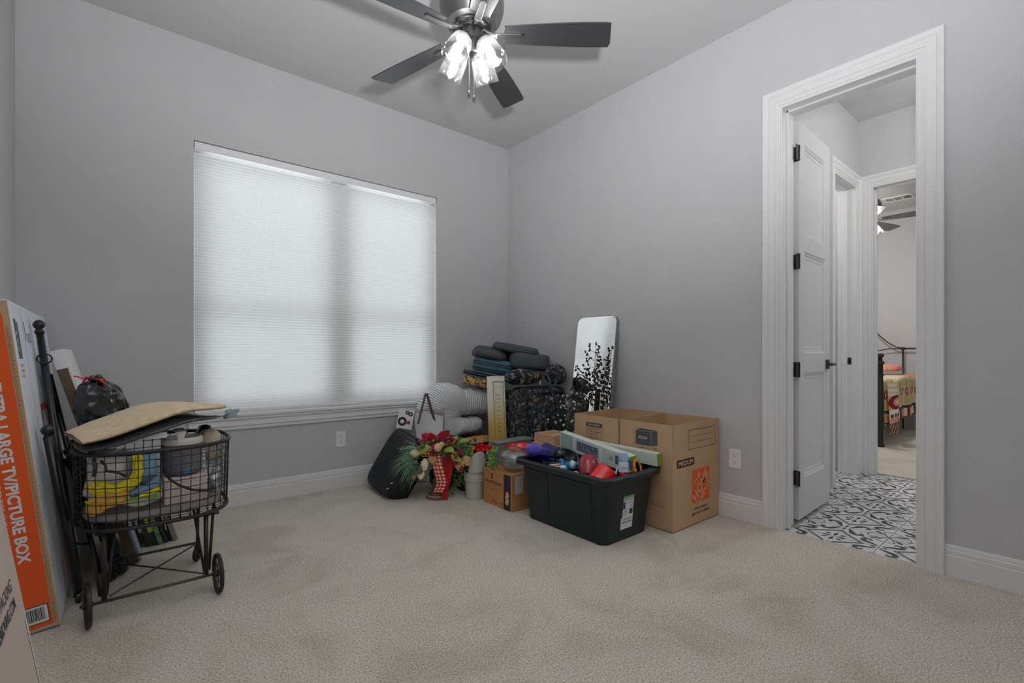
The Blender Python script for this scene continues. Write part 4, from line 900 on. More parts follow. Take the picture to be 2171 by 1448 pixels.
# two boxes of lights
m_lbox = M('sage_white_card', (184, 196, 186), .5, k=1.4); m_sage = M('sage_card', (138, 170, 160), .5, k=1.4); m_photo = M('night_photo', (92, 104, 128), .4, var=.25, vs=30, k=1.3); m_olive = M('olive_card', (112, 132, 44), .5, k=1.5)
def light_box(name, label, p, q, up, w_, dp, printing=True):
    p, q = Vector(p), Vector(q); T = frame(p, q-p, up); L_ = (q-p).length
    t = thing(name, label, 'boxed lights', p)
    b = MB(); b.T = Matrix.Translation(-p) @ T; b.b2((0, 0, -dp), (L_, w_, 0)); b.build('carton_body', m_lbox, t, bevel=.001)
    b = MB(); b.T = Matrix.Translation(-p) @ T; b.b2((L_+.0002, .001, -dp+.001), (L_+.0015, w_-.001, -.001)); b.build('olive_end', m_olive, t)
    T2 = Matrix.Translation(-p) @ T
    if printing:
        decal([(.012, .003, .135, w_-.003, 0)], T2, [m_sage], t, 'printed_sleeve')
        for x0, x1 in ((.135, .160), (.385, .41)): decal([(x0, 0, x1, w_, 0)], T2, [m_white], t, 'white_band')
        for x0, x1, y0 in ((.175, .375, .022), (.52, .655, .03)): decal([(x0, y0, x1, w_-.02, 0)], T2, [m_photo], t, 'photo_panel')
        for s_, x, wd, h_ in (('LIGHTED', .07, .07, .014), ('GARLAND', .07, .07, .010), ('20', .485, .03, .022)): text(s_, T2 @ Matrix.Translation((x, w_*.55 if s_ != 'GARLAND' else w_*.3, .0012)), wd, h_, m_paper if x < .2 else m_ink, t, 'printed_lettering')
        b = MB(); b.T = T2; random.seed(8)
        for i in range(34):
            x = random.uniform(.185, .365) if i % 2 else random.uniform(.53, .645); y = random.uniform(.032, w_-.03); r = random.choice((.0014, .002, .003)); b.b2((x-r, y-r, .0011), (x+r, y+r, .0013))
        b.build('printed_stars', m_white, t)
    return t
light_box('light_string_box', 'long sage and white carton of string lights lying across the tote, photo panels facing out', (2.322, 2.300, .398), (2.248, 1.672, .340), (-.10, -.02, 1), .104, .05)
light_box('light_string_box', 'second carton of string lights with olive end, behind the one with photo panels', (2.392, 2.10, .384), (2.387, 1.585, .380), (-.10, -.02, 1), .072, .045, False)
# small things
b = MB(); b.tube([(0, 0, 0), (-.02, -.23, -.055)], .0045, 8, flat=.6); o = b.build('blue_pen', M('cyan_pen', (70, 170, 200), .3), None, smooth=True); tag(o, 'long cyan blue stick resting along the light carton in the tote', 'stick', loc=(2.255, 1.99, .392))
t = thing('paper_packet', 'red and white paper packet under the bottle\'s black cap', 'packet', (2.035, 2.075, .345), (.3, -.2, -.9)); b = MB(); b.b2((-.05, -.02, 0), (.05, .02, .006)); b.build('packet_body', m_paper, t, bevel=.002); b = MB(); b.b2((-.042, -.013, .0062), (.042, .0, .0068)); b.build('red_print', m_red_s, t)
def sprayer(name, label, base, d, s_=1.0):
    t = thing(name, label, 'spray bottle', base); R = rot_to(d) @ Matrix.Scale(s_, 4); m_tq = M('turquoise_plastic', (20, 130, 176), .25, k=1.5)
    b = MB(); b.T = R; b.lathe([(0, 0), (.026, .0), (.030, .006), (.030, .045), (.018, .062), (.012, .066), (0, .066)], 26); b.build('bottle_body', m_wpl, t, smooth='auto')
    b = MB(); b.T = R; b.lathe([(.0305, .008), (.031, .01), (.031, .04), (.0305, .042)], 26); b.build('blue_label', m_tq, t, smooth=True)
    b = MB(); b.T = R; b.lathe([(0, .062), (.013, .063), (.014, .085), (.009, .09), (.008, .11), (0, .11)], 18); b.b2((-.02, -.006, .10), (.014, .006, .115)); b.build('spray_cap', m_tq, t, bevel=.001)
    return t
sprayer('spray_bottle', 'small white bottle with turquoise label below the violet bottle\'s black cap', (2.04, 1.985, .315), (.1, .25, .5), .8)
sprayer('spray_bottle', 'small white bottle with turquoise spray head beside the maroon jug', (2.115, 2.03, .345), (.15, -.75, .25), .9)
blob('teal_pouch', 'glossy teal pouch lying between white bottles and maroon jug', 'pouch', (2.035, 1.925, .30), (.03, .03, .03), M('teal_pouch_m', (84, 130, 150), .3, k=1.4), .006, 20, 3)
blob('white_lid', 'curved white lid edge just above the tote rim left of the maroon jug', 'saucer', (2.01, 1.865, .335), (.016, .032, .024), m_white, .001, 5, 2, pn=2.1)  # edge of a white plastic lid
blob('tote_filler', 'dark filler added in the tote for the shade between the kitchen things', 'cloth', (2.185, 1.955, .165), (.155, .255, .105), M('filler_black', (26, 28, 30), .9), .015, 10, 2)  # added filler mass, keeps the gaps between the kitchen things dark
# ================================================================ pile in the corner
# centurion carton
t = thing('carton', 'brown carton of an irrigation system under the clear glass bowl', 'carton', (1.972, 2.388, 0)); m_krd = M('brown_board', (158, 112, 66), .75, k=1.6, var=.04, vs=6)
b = MB(); b.b2((0, 0, 0), (.25, .31, .238)); b.build('carton_body', m_krd, t, bevel=.002)
b = MB(); b.b2((.122, -.001, .239), (.128, .311, .2395)); b.build('flap_seam', m_kraftd, t)
T = frame((-.0006, .155, .119), (0, -1, 0), (0, 0, 1))
decal([(.070, -.117, .143, .112, 0)], T, [M('print_navy', (38, 36, 48), .6)], t, 'printed_band')
text('CENTURION', T @ Matrix.Translation((-.045, .035, 0)), .19, .022, m_ink, t, 'printed_lettering', bold=.02); text('VISION SYSTEM', T @ Matrix.Translation((-.045, .008, 0)), .175, .012, m_kraftd, t, 'printed_lettering'); text('Custom Integrated Panel Parts', T @ Matrix.Translation((-.045, -.012, 0)), .17, .008, m_ink, t, 'printed_lettering')
text('C E', T @ Matrix.Translation((-.03, -.09, 0)), .05, .018, m_ink, t, 'printed_lettering', bold=.02); text('Amerex', T @ Matrix.Translation((.045, -.088, 0)), .04, .010, m_ink, t, 'printed_lettering', bold=.03); text('ROOM PARTS', T @ Matrix.Translation((-.11, -.055, 0)), .05, .006, m_ink, t, 'printed_lettering')
b = MB(); b.T = T; b.prism([(-.075, .06), (-.045, .06), (-.055, .068), (-.052, .08), (-.048, .09), (-.056, .098), (-.066, .09), (-.062, .078), (-.066, .067)], .0004); b.build('printed_crest', m_ink, t)
b = MB(); b.T = T; b.prism([(.085, -.07), (.10, -.085), (.118, -.08), (.125, -.05), (.118, -.035), (.128, -.02), (.118, .0), (.112, .01), (.108, -.004), (.092, .004), (.096, -.02), (.085, -.035), (.094, -.05)], .0006, z0=.0006); b.build('printed_plant', m_tan, t)
T = frame((.045, -.0006, .17), (1, 0, 0), (0, 0, 1)); decal([(-.02, -.06, .05, .06, 0)], T, [M('label_pale', (170, 174, 172), .5)], t, 'shipping_label')
# clear glass bowl + lid on the carton
m_cg = thin_glass('clear_glass', (240, 248, 250), .45, haze=.03)
t = thing('glass_bowl', 'clear glass bowls stacked on the brown carton', 'glass bowl', (2.068, 2.485, .2395)); t.scale = (1.18, 1.18, 1.1)
b = MB(); b.lathe([(0, .002), (.045, .002), (.052, .006), (.075, .04), (.092, .078), (.098, .082), (.096, .086), (.088, .082), (.072, .044), (.049, .010), (0, .007)], 48); b.build('bowl', m_cg, t, smooth=True)
b = MB(); b.lathe([(0, .030), (.04, .032), (.066, .055), (.082, .088), (.087, .092), (.085, .095), (.079, .092), (.062, .058), (.038, .036), (0, .034)], 48); b.build('bowl', m_cg, t, smooth=True)
b = MB(); b.lathe([(.082, .098), (.080, .104), (.060, .125), (.03, .142), (.012, .146), (.012, .150), (.018, .158), (.012, .165), (0, .166)], 48); b.build('glass_lid', m_cg, t, smooth=True)
# red lids behind
for i in range(3):
    t = thing('red_lid', 'red plastic lid at the top of the stack behind the glass bowls' if i == 2 else 'red plastic lid in the stack behind the glass bowls, under the topmost', 'lid', (2.235, 2.615, .2405+.03+i*.034), group='red lids stacked behind the glass bowls' if i < 2 else None)
    b = MB(); b.lathe([(0, .006), (.078, .006), (.083, .012), (.088, .030), (.093, .033), (.095, .029), (.090, .006), (.082, 0), (0, 0)], 48); b.build('lid_rim', m_red, t, smooth='auto')
t = thing('red_bin', 'red plastic tub holding the red lids behind the glass bowls', 'tub', (2.235, 2.615, .2405)); b = MB(); b.lathe([(0, 0), (.060, 0), (.066, .004), (.078, .029), (0, .029)], 40); b.build('tub_body', m_red, t, smooth='auto')
blob('plastic_bag', 'crumpled clear plastic bag of ornaments beside the red lids', 'plastic bag', (2.195, 2.412, .293), (.018, .018, .052), M('crinkled_plastic', (150, 150, 172), .12, k=1.3, var=.5, vs=24, bump=.8, bs=30, coat=.6), .014, 26, 5)
t = thing('grey_bin', 'low grey storage bin behind the tote and red lids', 'storage bin', (2.12, 2.72, 0)); b = MB(); b.b2((0, 0, 0), (.33, .095, .385)); b.build('bin_body', M('olive_grey', (108, 112, 108), .6), t, bevel=.006); b = MB(); b.b2((-.006, -.006, .372), (.336, .101, .388)); b.build('bin_lid', M('olive_grey', (108, 112, 108), .6), t, bevel=.004)
# black open crate with dried pods
m_matk = M('matt_black', (24, 26, 30), .7)
t = thing('black_crate', 'open black crate of dried pods and greenery in front of the comforter', 'crate', (2.0, 2.955, 0))
b = MB(); b.b2((0, 0, .0), (.43, .26, .02)); b.b2((0, 0, .02), (.43, .012, .35)); b.b2((0, .248, .02), (.43, .26, .35)); b.b2((0, .012, .02), (.012, .248, .35)); b.b2((.418, .012, .02), (.43, .248, .35)); b.build('crate_body', m_matk, t, bevel=.003)
o = blob('dried_pods', 'heap of tan dried pods in the black crate', 'dried pods', (2.215, 3.085, .325), (.18, .10, .045), M('dried_pod_tan', (156, 122, 76), .8, var=.6, vs=60, bump=1.0, bs=70, k=1.5), .014, 36, 3); o['kind'] = 'stuff'
# pail
m_cream = M('cream_enamel', (168, 168, 162), .4, k=1.4)
t = thing('wall_pail', 'tall cream metal pail with a holed back plate standing on the carpet', 'pail', (1.992, 2.83, 0)); t.location = (1.975, 2.81, 0); t.scale = (1.2, 1.2, 1.0)
prof = [(0, .003), (.050, .0), (.052, .004), (.053, .012), (.054, .10), (.060, .128), (.0625, .130), (.0625, .134), (.0605, .136), (.0615, .150), (.064, .152), (.064, .156), (.062, .158), (.064, .19), (.062, .19), (.060, .16), (.052, .012), (0, .010)]
b = MB(); b.lathe(prof, 48); b.build('pail_body', m_cream, t, smooth='auto')
b = MB()
def bp(u, v):
    a = math.radians(200)+math.radians(125)*u; hh = .19+.150*v*math.sin(PI*u)**.33; return Vector((.064*math.cos(a), .064*math.sin(a), hh if v > 0 else .185))
b.grid(bp, 26, 16); b.build('back_plate', m_cream, t, smooth=True, solid=.002)
b = MB(); R = Matrix.Rotation(math.radians(270), 4, 'Z') @ Matrix.Translation((.0630, 0, .225)) @ Matrix.Rotation(PI/2, 4, 'Y'); b.T = R; b.prism([(.009*math.cos(a), .016*math.sin(a)) for a in [i*PI/10 for i in range(20)]], .0045, z0=-.004); b.build('plate_hole', m_matk, t)
# candlestick
m_stick = M('distressed_maroon', (112, 66, 60), .6, var=.35, vs=34, k=1.4); m_wash = M('whitewash', (176, 156, 142), .7)
CS = Vector((1.775, 2.985, 0))
t = thing('pedestal_holder', 'turned maroon wooden pedestal holding the flower arrangement', 'candle holder', CS)
b = MB(); b.lathe([(0, 0), (.076, 0), (.081, .004), (.080, .012), (.074, .019), (.072, .022), (.038, .026), (.030, .034), (.024, .046), (.021, .056), (.027, .066), (.035, .082), (.037, .098), (.031, .113), (.026, .120), (.033, .123), (.034, .130), (.027, .136), (.030, .155), (.036, .185), (.038, .215), (.034, .25), (.026, .275), (.022, .29), (.040, .30), (.075, .315), (.080, .33), (0, .33)], 44); b.build('turned_stem', m_stick, t, smooth='auto')
for z, r in ((.0215, .0735), (.121, .0345), (.027, .037), (.301, .041)):
    b = MB(); b.lathe([(r-.004, z-.003), (r, z-.002), (r+.001, z), (r, z+.002), (r-.004, z+.003)], 44); b.build('worn_ring', m_wash, t, smooth=True)
# flower arrangement (artificial) on the pedestal
FA = CS+Vector((0, 0, .331))
fa = thing('flower_arrangement', 'artificial winter bouquet of red petals, berries and pine on the maroon pedestal', 'flower arrangement', FA)
m_petal = M('crimson_petal', (140, 14, 38), .7, k=1.7, var=.2, vs=20); m_edge = M('petal_trim', (170, 130, 100), .8); m_lime = M('olive_leaf', (122, 138, 62), .6, k=1.5, var=.25, vs=20); m_pine = M('pine_green', (110, 146, 116), .7, k=1.7, var=.3, vs=30); m_mgreen = M('mid_green', (84, 112, 60), .7, var=.3, vs=30, k=1.4)
m_berry = M('wine_berry', (128, 16, 44), .3, k=1.6); m_pod = M('grey_pod', (92, 84, 78), .8, var=.3, vs=30); m_gold = M('gold_leaf', (164, 136, 88), .6, var=.25, vs=30, k=1.5); m_creaml = M('cream_leaf', (188, 172, 140), .7, var=.2, vs=40)
RV, UV = Vector((.771, -.6368, 0)), Vector((0, 0, 1)); TV = Vector((-.6368, -.771, 0))    # right, up, towards the room
def at(dx, dz, dy=0): return RV*dx+UV*dz+TV*dy
def leaf(b, p, d, n_, L_, W_, curl=.15, seg=7, serr=0):
    d = Vector(d).normalized(); n_ = Vector(n_); s_ = d.cross(n_).normalized(); n_ = s_.cross(d).normalized(); rows = []
    for i in range(seg+1):
        u = i/seg; w_ = W_*math.sin(PI*min(1, u*.93+.05))**.8*(1+(serr*(1 if i % 2 else -1)))
        c_ = Vector(p)+d*L_*u+n_*(-curl*L_*u*u)
        rows.append([b.v(c_-s_*w_+n_*w_*.3), b.v(c_), b.v(c_+s_*w_+n_*w_*.3)])
    for P_, Q_ in zip(rows, rows[1:]):
        for k in range(2): b.f([P_[k], P_[k+1], Q_[k+1], Q_[k]])
random.seed(3)
def part(name, mat, fn, solid=0, smooth=True, parent=fa):
    b = MB(); fn(b); o = b.build(name, mat, parent, smooth=smooth, solid=solid)
    if name in ('pine_spray', 'green_filler', 'dark_filler', 'leaf_filler', 'fern_leaves', 'trailing_vine', 'berry_cluster'): o['kind'] = 'stuff'
    return o
# crimson petals (five large)
for dx, dz, dd_, L_, W_, c_ in ((-.01, .055, (-.7, .55, .3), .10, .036, .1), (.0, .06, (.75, .65, .1), .115, .030, -.2), (.02, .045, (1, .25, .2), .12, .030, .2), (-.03, .055, (-1, .10, .0), .10, .015, .1), (-.02, .05, (-.2, .8, .4), .08, .035, .1)):
    d_ = RV*dd_[0]+UV*dd_[1]+TV*dd_[2]; o = part('petal', m_petal, lambda b: leaf(b, at(dx, dz, .03), d_, TV+UV*.3, L_, W_, c_, 10), solid=.0025)
    part('petal_edge', m_edge, lambda b: leaf(b, at(dx, dz, .026), d_, TV+UV*.3, L_*1.04, W_*1.08, c_, 10), solid=.001)
# green leaves
for dx, dz, dd_, L_, W_ in ((-.035, .055, (-.6, -.4, .6), .07, .03), (.06, .03, (.85, .1, .5), .06, .026), (.11, .02, (.45, -1, .4), .075, .024), (.09, -.01, (1, -.2, .4), .07, .02), (.10, .06, (.4, .8, .3), .06, .022), (.14, .07, (.9, .5, .2), .06, .02)):
    part('green_leaf', m_lime, lambda b: leaf(b, at(dx, dz, .11), RV*dd_[0]+UV*dd_[1]+TV*dd_[2], TV*.6+UV, L_*1.1, W_, .25, 9), solid=.0015)
for dx, dz, dd_, L_ in ((.165, -.01, (.1, -1, .3), .095), (.20, .0, (.45, -.9, .3), .075), (.01, -.0, (-.2, -1, .4), .05)):
    part('gold_leaf', m_gold, lambda b: leaf(b, at(dx-.02, dz-.01, .10), RV*dd_[0]+UV*dd_[1]+TV*dd_[2], TV, L_*.9, .028, .1, 11, serr=.22), solid=.001)
for dx, dz, dd_, L_ in ((-.06, -.02, (.1, -1, .4), .09), (-.09, .01, (-1, .1, .3), .07), (-.075, -.085, (-.15, -1, .3), .075)):
    part('cream_leaf', m_creaml, lambda b: leaf(b, at(dx, dz, .12), RV*dd_[0]+UV*dd_[1]+TV*dd_[2], TV, L_*.85, .022, .1, 11, serr=.25), solid=.001)
# pine needle sprays
def pine(b, n, cx, cz, ang0, ang1, L0, L1):
    for i in range(n):
        a = random.uniform(ang0, ang1); L_ = random.uniform(L0, L1); p = at(cx+random.uniform(-.02, .02), cz+random.uniform(-.02, .02), random.uniform(.06, .12)); d = RV*math.cos(a)+UV*math.sin(a)+TV*random.uniform(-.3, .4)
        b.tube([p, p+d*L_*.5, p+d*L_-UV*L_*.28], [.0013, .0011, .0004], 3, caps=False)
for cx, cz, a0, a1, L0, L1, n in ((-.11, -.01, 2.4, 3.9, .07, .17, 60), (-.12, -.05, 3.2, 4.6, .06, .15, 60), (-.07, -.06, 3.6, 5.0, .05, .11, 50), (-.10, .02, 2.2, 3.3, .06, .13, 30)):
    part('pine_spray', m_pine, lambda b: pine(b, n, cx, cz, a0, a1, L0, L1))
def bush(b, n, cx, cz, sx, sz, L_=.028, W_=.009, dy=0):
    for i in range(n):
        a = random.uniform(0, 2*PI); leaf(b, at(cx+random.gauss(0, sx), cz+random.gauss(0, sz), dy+random.uniform(.02, .09)), RV*math.cos(a)+UV*math.sin(a)+TV*random.uniform(-.5, .5), TV+UV*.4, L_*random.uniform(.6, 1.3), W_, .2, 3)
part('green_filler', m_mgreen, lambda b: bush(b, 70, -.03, .02, .06, .03)); part('green_filler', m_mgreen, lambda b: bush(b, 70, .12, .03, .05, .025))
part('dark_filler', M('dark_leaf', (44, 58, 44), .7, k=1.4), lambda b: bush(b, 200, .04, .045, .08, .02, .03, .011, -.04))
# berries
for cx, cz, dx_, dz_, n in ((.0, .03, .03, .06, 34), (.105, .085, .05, .03, 30), (.125, -.03, .02, .06, 40), (.15, .02, .02, .018, 22), (.09, -.01, .014, .02, 16), (.16, -.085, .012, .03, 24)):
    def bf(b):
        for i in range(n): b.ball(at(cx+random.uniform(-dx_, dx_)*.6, cz+random.uniform(-dz_, dz_)*.6, .10+random.uniform(0, .03)), .0062, 5)
    part('berry_cluster', m_berry, bf)
for cx, cz in ((-.115, -.045), (-.14, -.075), (-.105, -.11), (-.085, -.10), (-.09, .04), (-.07, .055)):
    part('grey_pod', m_pod, lambda b: b.ball(at(cx, cz, .125), .014, 8))
part('twine_ball', M('twine', (190, 160, 116), .8, bump=1, bs=160, k=1.5), lambda b: b.ball(at(.02, .045, .12), .025, 14)); part('twine_ball', MATS['twine'], lambda b: b.ball(at(.042, .062, .11), .016, 12))
# gingham ribbon
def ging(nt, N, L_, b):
    uv = N.new('ShaderNodeUVMap'); ck = []
    sp = N.new('ShaderNodeSeparateXYZ'); L_.new(uv.outputs[0], sp.inputs[0])
    for k in (0, 1):
        m = N.new('ShaderNodeMath'); m.operation = 'FRACT'; L_.new(sp.outputs[k], m.inputs[0]); g = N.new('ShaderNodeMath'); g.operation = 'GREATER_THAN'; g.inputs[1].default_value = .5; L_.new(m.outputs[0], g.inputs[0]); ck.append(g)
    a = N.new('ShaderNodeMath'); a.operation = 'ADD'; L_.new(ck[0].outputs[0], a.inputs[0]); L_.new(ck[1].outputs[0], a.inputs[1]); h = N.new('ShaderNodeMath'); h.operation = 'MULTIPLY'; h.inputs[1].default_value = .5; L_.new(a.outputs[0], h.inputs[0])
    r = ramp(N, [(.2, col((212, 190, 160), 1.4)), (.5, col((190, 96, 84), 1.4)), (.8, col((158, 22, 26), 1.5))]); r.color_ramp.interpolation = 'CONSTANT'; r.color_ramp.elements[0].position = 0; r.color_ramp.elements[1].position = .25; r.color_ramp.elements[2].position = .75
    L_.new(h.outputs[0], r.inputs[0]); L_.new(r.outputs[0], b.inputs['Base Color']); b.inputs['Roughness'].default_value = .8
m_ging = node_mat('gingham', ging)
def ribbon(name, pts, W_, mat, ku=.014, parent=fa):
    b = MB(); P_ = [Vector(p) for p in pts]; n = 28
    uvl = b.bm.loops.layers.uv.new('UVMap'); ln = sum((P_[i+1]-P_[i]).length for i in range(len(P_)-1)); rows = []
    for i in range(n+1):
        u = i/n; c_ = lerpl([tuple(p) for p in P_], min(.9999, u)); w_ = W_ if not isinstance(W_, (list, tuple)) else W_[0]+(W_[1]-W_[0])*u; rows.append([(b.v(c_+RV*w_*(j/6-.5)+TV*(.004*math.sin(j*1.3+u*9))), (j/6*w_/ku, u*ln/ku)) for j in range(7)])
    for R0, R1 in zip(rows, rows[1:]):
        for j in range(6):
            q = [R0[j], R0[j+1], R1[j+1], R1[j]]; fc = b.f([x[0] for x in q])
            if fc:
                for lp, x in zip(fc.loops, q): lp[uvl].uv = x[1]
    return b.build(name, mat, parent, smooth=True, solid=.0012, rn=False)
ribbon('gingham_ribbon', [at(.0, .0, .085), at(.012, -.05, .10), at(.03, -.12, .10), at(.04, -.18, .095), at(.018, -.235, .09)], .062, m_ging, .021)
ribbon('gingham_ribbon', [at(-.055, -.02, .08), at(-.06, .01, .10), at(-.035, .035, .095), at(-.02, .045, .08)], .052, m_ging, .021)
ribbon('red_ribbon', [at(.07, .0, .06), at(.075, -.08, .07), at(.07, -.16, .07), at(.055, -.23, .075), at(.06, -.285, .07)], [.06, .03], M('red_velvet', (160, 8, 20), .8, k=1.6, sheen=.4))
# trailing greenery behind the pedestal
def vine(b):
    for s_ in range(7):
        x0 = .10+.022*s_; zz = -.02
        pts = [at(x0+.01*math.sin(k*1.3+s_), -.02-k*.028, -.02+.01*math.sin(k+s_)) for k in range(10-s_ % 3)]; b.tube(pts, .0012, 3, caps=False)
        for p in pts:
            for k in range(7): a = random.uniform(0, 6.3); leaf(b, p+Vector((random.uniform(-.008, .008),)*3), RV*math.cos(a)+UV*math.sin(a)+TV*.3, TV, .017, .0045, .1, 2)
part('trailing_vine', m_mgreen, vine)
def dl(b): leaf(b, at(.205, -.10, .04), -UV+RV*.1, TV, .11, .014, -.05, 9, serr=.25)
part('dried_leaf', m_gold, dl, solid=.001)
part('pink_charm', M('copper_pink', (200, 120, 104), .35, metal=.4), lambda b: (leaf(b, at(-.125, -.135, .07), -UV-RV, TV, .035, .01, .1, 4), leaf(b, at(-.105, -.125, .07), -UV+RV*.3, TV, .04, .008, .1, 4)), solid=.002)
fa.scale = (1.14, 1.14, 1.14)
# red / yellow flowers at the pail
fl_ = thing('silk_flowers', 'red and yellow silk flowers tucked in the cream pail', 'silk flowers', Vector((1.975, 2.80, .03)))
def bloom(c, r, mat, n=26):
    def g(b):
        for i in range(n):
            a = random.uniform(0, 2*PI); e = random.uniform(-.2, 1.2); leaf(b, Vector(c), RV*math.cos(a)*math.cos(e)+UV*math.sin(a)*math.cos(e)+TV*math.sin(e), TV, r*random.uniform(.7, 1.1), r*.35, .3, 4)
    part('bloom', mat, g, parent=fl_)
m_fred = M('flower_red', (190, 16, 26), .6, k=1.6); m_fy = M('flower_yellow', (232, 164, 30), .6, k=1.6)
for dx, dz in ((.02, .35), (.055, .355), (.085, .35), (.115, .34)): bloom(at(dx, dz-.03, -.02), .03, m_fred)
bloom(at(-.035, .305, .02), .026, m_fy); bloom(at(-.02, .33, .02), .02, m_fy)
part('flower_stem', m_mgreen, lambda b: [b.tube([at(x*.15, 0, 0), at(x*.6, .2, -.01), at(x, .31, -.02)], .003, 5) for x in (.02, .055, .085, .1, -.035)], parent=fl_)
part('leaf_filler', m_mgreen, lambda b: bush(b, 60, -.05, .30, .02, .02), parent=fl_)
# green fern over the carton
fn_ = thing('parsley_sprig', 'bright green artificial fern at the left end of the brown carton', 'artificial fern', (1.985, 2.655, .252)); m_fern = M('fern_green', (86, 128, 62), .6, k=1.6, var=.3, vs=30)
part('fern_leaves', m_fern, lambda b: bush(b, 150, .025, .045, .014, .026, .018, .006), parent=fn_); part('fern_leaves', m_fern, lambda b: bush(b, 40, .035, .115, .01, .01, .016, .006), parent=fn_)
part('fern_stem', m_mgreen, lambda b: [b.tube([at(.03, 0, 0), at(.03+x, .06, 0), at(.03+2*x, .12, .0)], .002, 4) for x in (-.02, 0, .015)], parent=fn_)
# black soft suitcase leaning left front
m_nylon = M('black_nylon', (22, 26, 30), .55, k=1.2, spec=.4, bump=.15, bs=220); m_pipe = M('black_piping', (16, 18, 20), .35); m_chrome = M('chrome', (190, 190, 190), .2, metal=1)
def softcase(name, label, cat, T, sx, sy, sz, r, mat, pipe=m_pipe, puff=.02, zips=(), nu=64, nv=30, seed=0, pn=5, parts=None, amp=.004):
    # T places a centred soft box (sx wide, sy tall, sz thick)
    loc = T.translation.copy(); Tl = Matrix.Translation(-loc) @ T; t = thing(name, label, cat, loc)
    b = MB(); b.T = Tl
    def sec(a, k): C_, S_ = math.cos(a), math.sin(a); e = 2/pn; return sx/2*k*math.copysign(abs(C_)**e, C_), sy/2*k*math.copysign(abs(S_)**e, S_)
    prof = [(0, sz/2+puff), (.35, sz/2+puff*.92), (.7, sz/2+puff*.6), (.88, sz/2+puff*.2), (.965, sz/2-.006), (1, sz/2-.03), (1.0, 0), (1, -sz/2+.03), (.965, -sz/2+.006), (.88, -sz/2), (.5, -sz/2), (0, -sz/2)]
    rows = []
    for k, z in prof:
        if k == 0: rows.append([b.v(Vector((0, 0, z)))]*nu)
        else:
            row = []
            for i in range(nu):
                x, y = sec(2*PI*(i+.5)/nu, k); p = Vector((x, y, z)); row.append(b.v(p+lump(p, amp, 9, seed)))
            rows.append(row)
    for P_, Q_ in zip(rows, rows[1:]):
        for k in range(nu):
            u_ = []
            for x in (P_[k], P_[(k+1) % nu], Q_[(k+1) % nu], Q_[k]):
                if x not in u_: u_.append(x)
            b.f(u_)
    b.build('case_body', mat, t, smooth=True)
    for z in zips:
        b = MB(); b.T = Tl; k = 1.003
        b.tube([Vector((*sec(2*PI*(i+.5)/nu, k), z)) for i in range(nu)], .0045, 6, closed=True); b.build('piping', pipe, t, smooth=True)
    return t, Tl
T = frame((1.635, 3.31, .198), (0, -1, 0), (.52, 0, .86)) @ Matrix.Rotation(math.radians(-6), 4, 'Z')
sc_, Tl = softcase('soft_suitcase', 'soft black suitcase leaning under the window at the left of the pile', 'suitcase', T, .48, .46, .14, .05, m_nylon, zips=(.06, -.06), puff=.02)
b = MB(); b.T = Tl; b.tube([(-.18, .10, .098), (.17, .10, .098)], .003, 6); b.tube([(-.19, -.14, .092), (.19, -.14, .094)], .003, 6); b.build('pocket_zip', m_pipe, sc_, smooth=True)
for x, y, r in ((.10, .115, 1.2), (.21, -.165, .4), (.225, -.12, .3)):
    b = MB(); b.T = Tl @ Matrix.Translation((x, y, .098)) @ Matrix.Rotation(r, 4, 'Z'); b.b2((-.014, -.004, 0), (.014, .004, .003)); b.build('zip_pull', m_chrome, sc_, bevel=.001)
blob('black_bag', 'black cloth bag lying behind the soft suitcase and pedestal', 'bag', (1.90, 3.15, .08), (.075, .10, .08), m_nylon, .012, 12, 5)
# plastic wrapped board with a printed card and an easel foot
T = frame((1.905, 3.455, .39), (.28, -.24, 0), (.10, .12, 1)); t = thing('wrapped_board', 'beige art board in clear plastic with a wooden easel top, standing below the window sill', 'art board', T.translation); Tl = Matrix.Translation(-T.translation) @ T
b = MB(); b.T = Tl; b.b2((-.18, -.385, -.02), (.18, .17, 0)); b.build('board', M('marbled_beige', (176, 160, 150), .5, var=.12, vs=12, k=1.4), t, bevel=.002)
b = MB(); b.T = Tl; b.grid(lambda u, v: Vector((-.185+.37*u, -.30+.49*v, .006+.006*noise.noise(Vector((u*6, v*8, 2))))), 40, 50); b.build('plastic_wrap', thin_glass('wrap_film', (232, 234, 238), .35, haze=.42, rough=.12), t, smooth=True)
b = MB(); b.T = Tl; b.prism([(-.06, .10), (-.02, -.12), (.06, -.30), (.09, -.05), (.175, .02), (.175, .13), (.06, .155), (-.05, .16)], .001, z0=.014); b.build('white_sheet', M('glossy_sheet', (196, 198, 200), .2, k=1.35), t)
b = MB(); b.T = Tl; b.prism([(-.10, -.10), (-.085, -.06), (-.05, -.07), (-.075, -.13), (-.098, -.15)], .001, z0=.016); b.build('pink_print', M('pink_print', (170, 90, 130), .5), t)
T2 = Matrix.Translation(-T.translation) @ frame((1.785, 3.50, .505), (.28, -.24, -.05), (.10, .12, 1)); b = MB(); b.T = T2; b.b2((-.062, -.078, .0), (.062, .078, .003)); b.build('printed_card', m_paper, t)
b = MB(); b.T = T2
for cx, cy, r, r2 in ((-.022, -.022, .036, .016), (.008, .052, .016, .006), (.036, .042, .018, .007)): b.lathe([(r2, .0036), (r, .0036)], 20, (cx, cy, 0))
b.build('card_print', m_ink, t); b = MB(); b.T = T2; b.lathe([(0, .0038), (.015, .0038)], 16, (.030, -.025, 0)); b.b2((.0, -.032, .0034), (.03, -.018, .0038)); b.build('card_dot', M('plum', (120, 56, 96), .5), t)
O_ = t.location.copy(); m_dw = M('dark_wood', (88, 66, 54), .55, var=.2, vs=20)
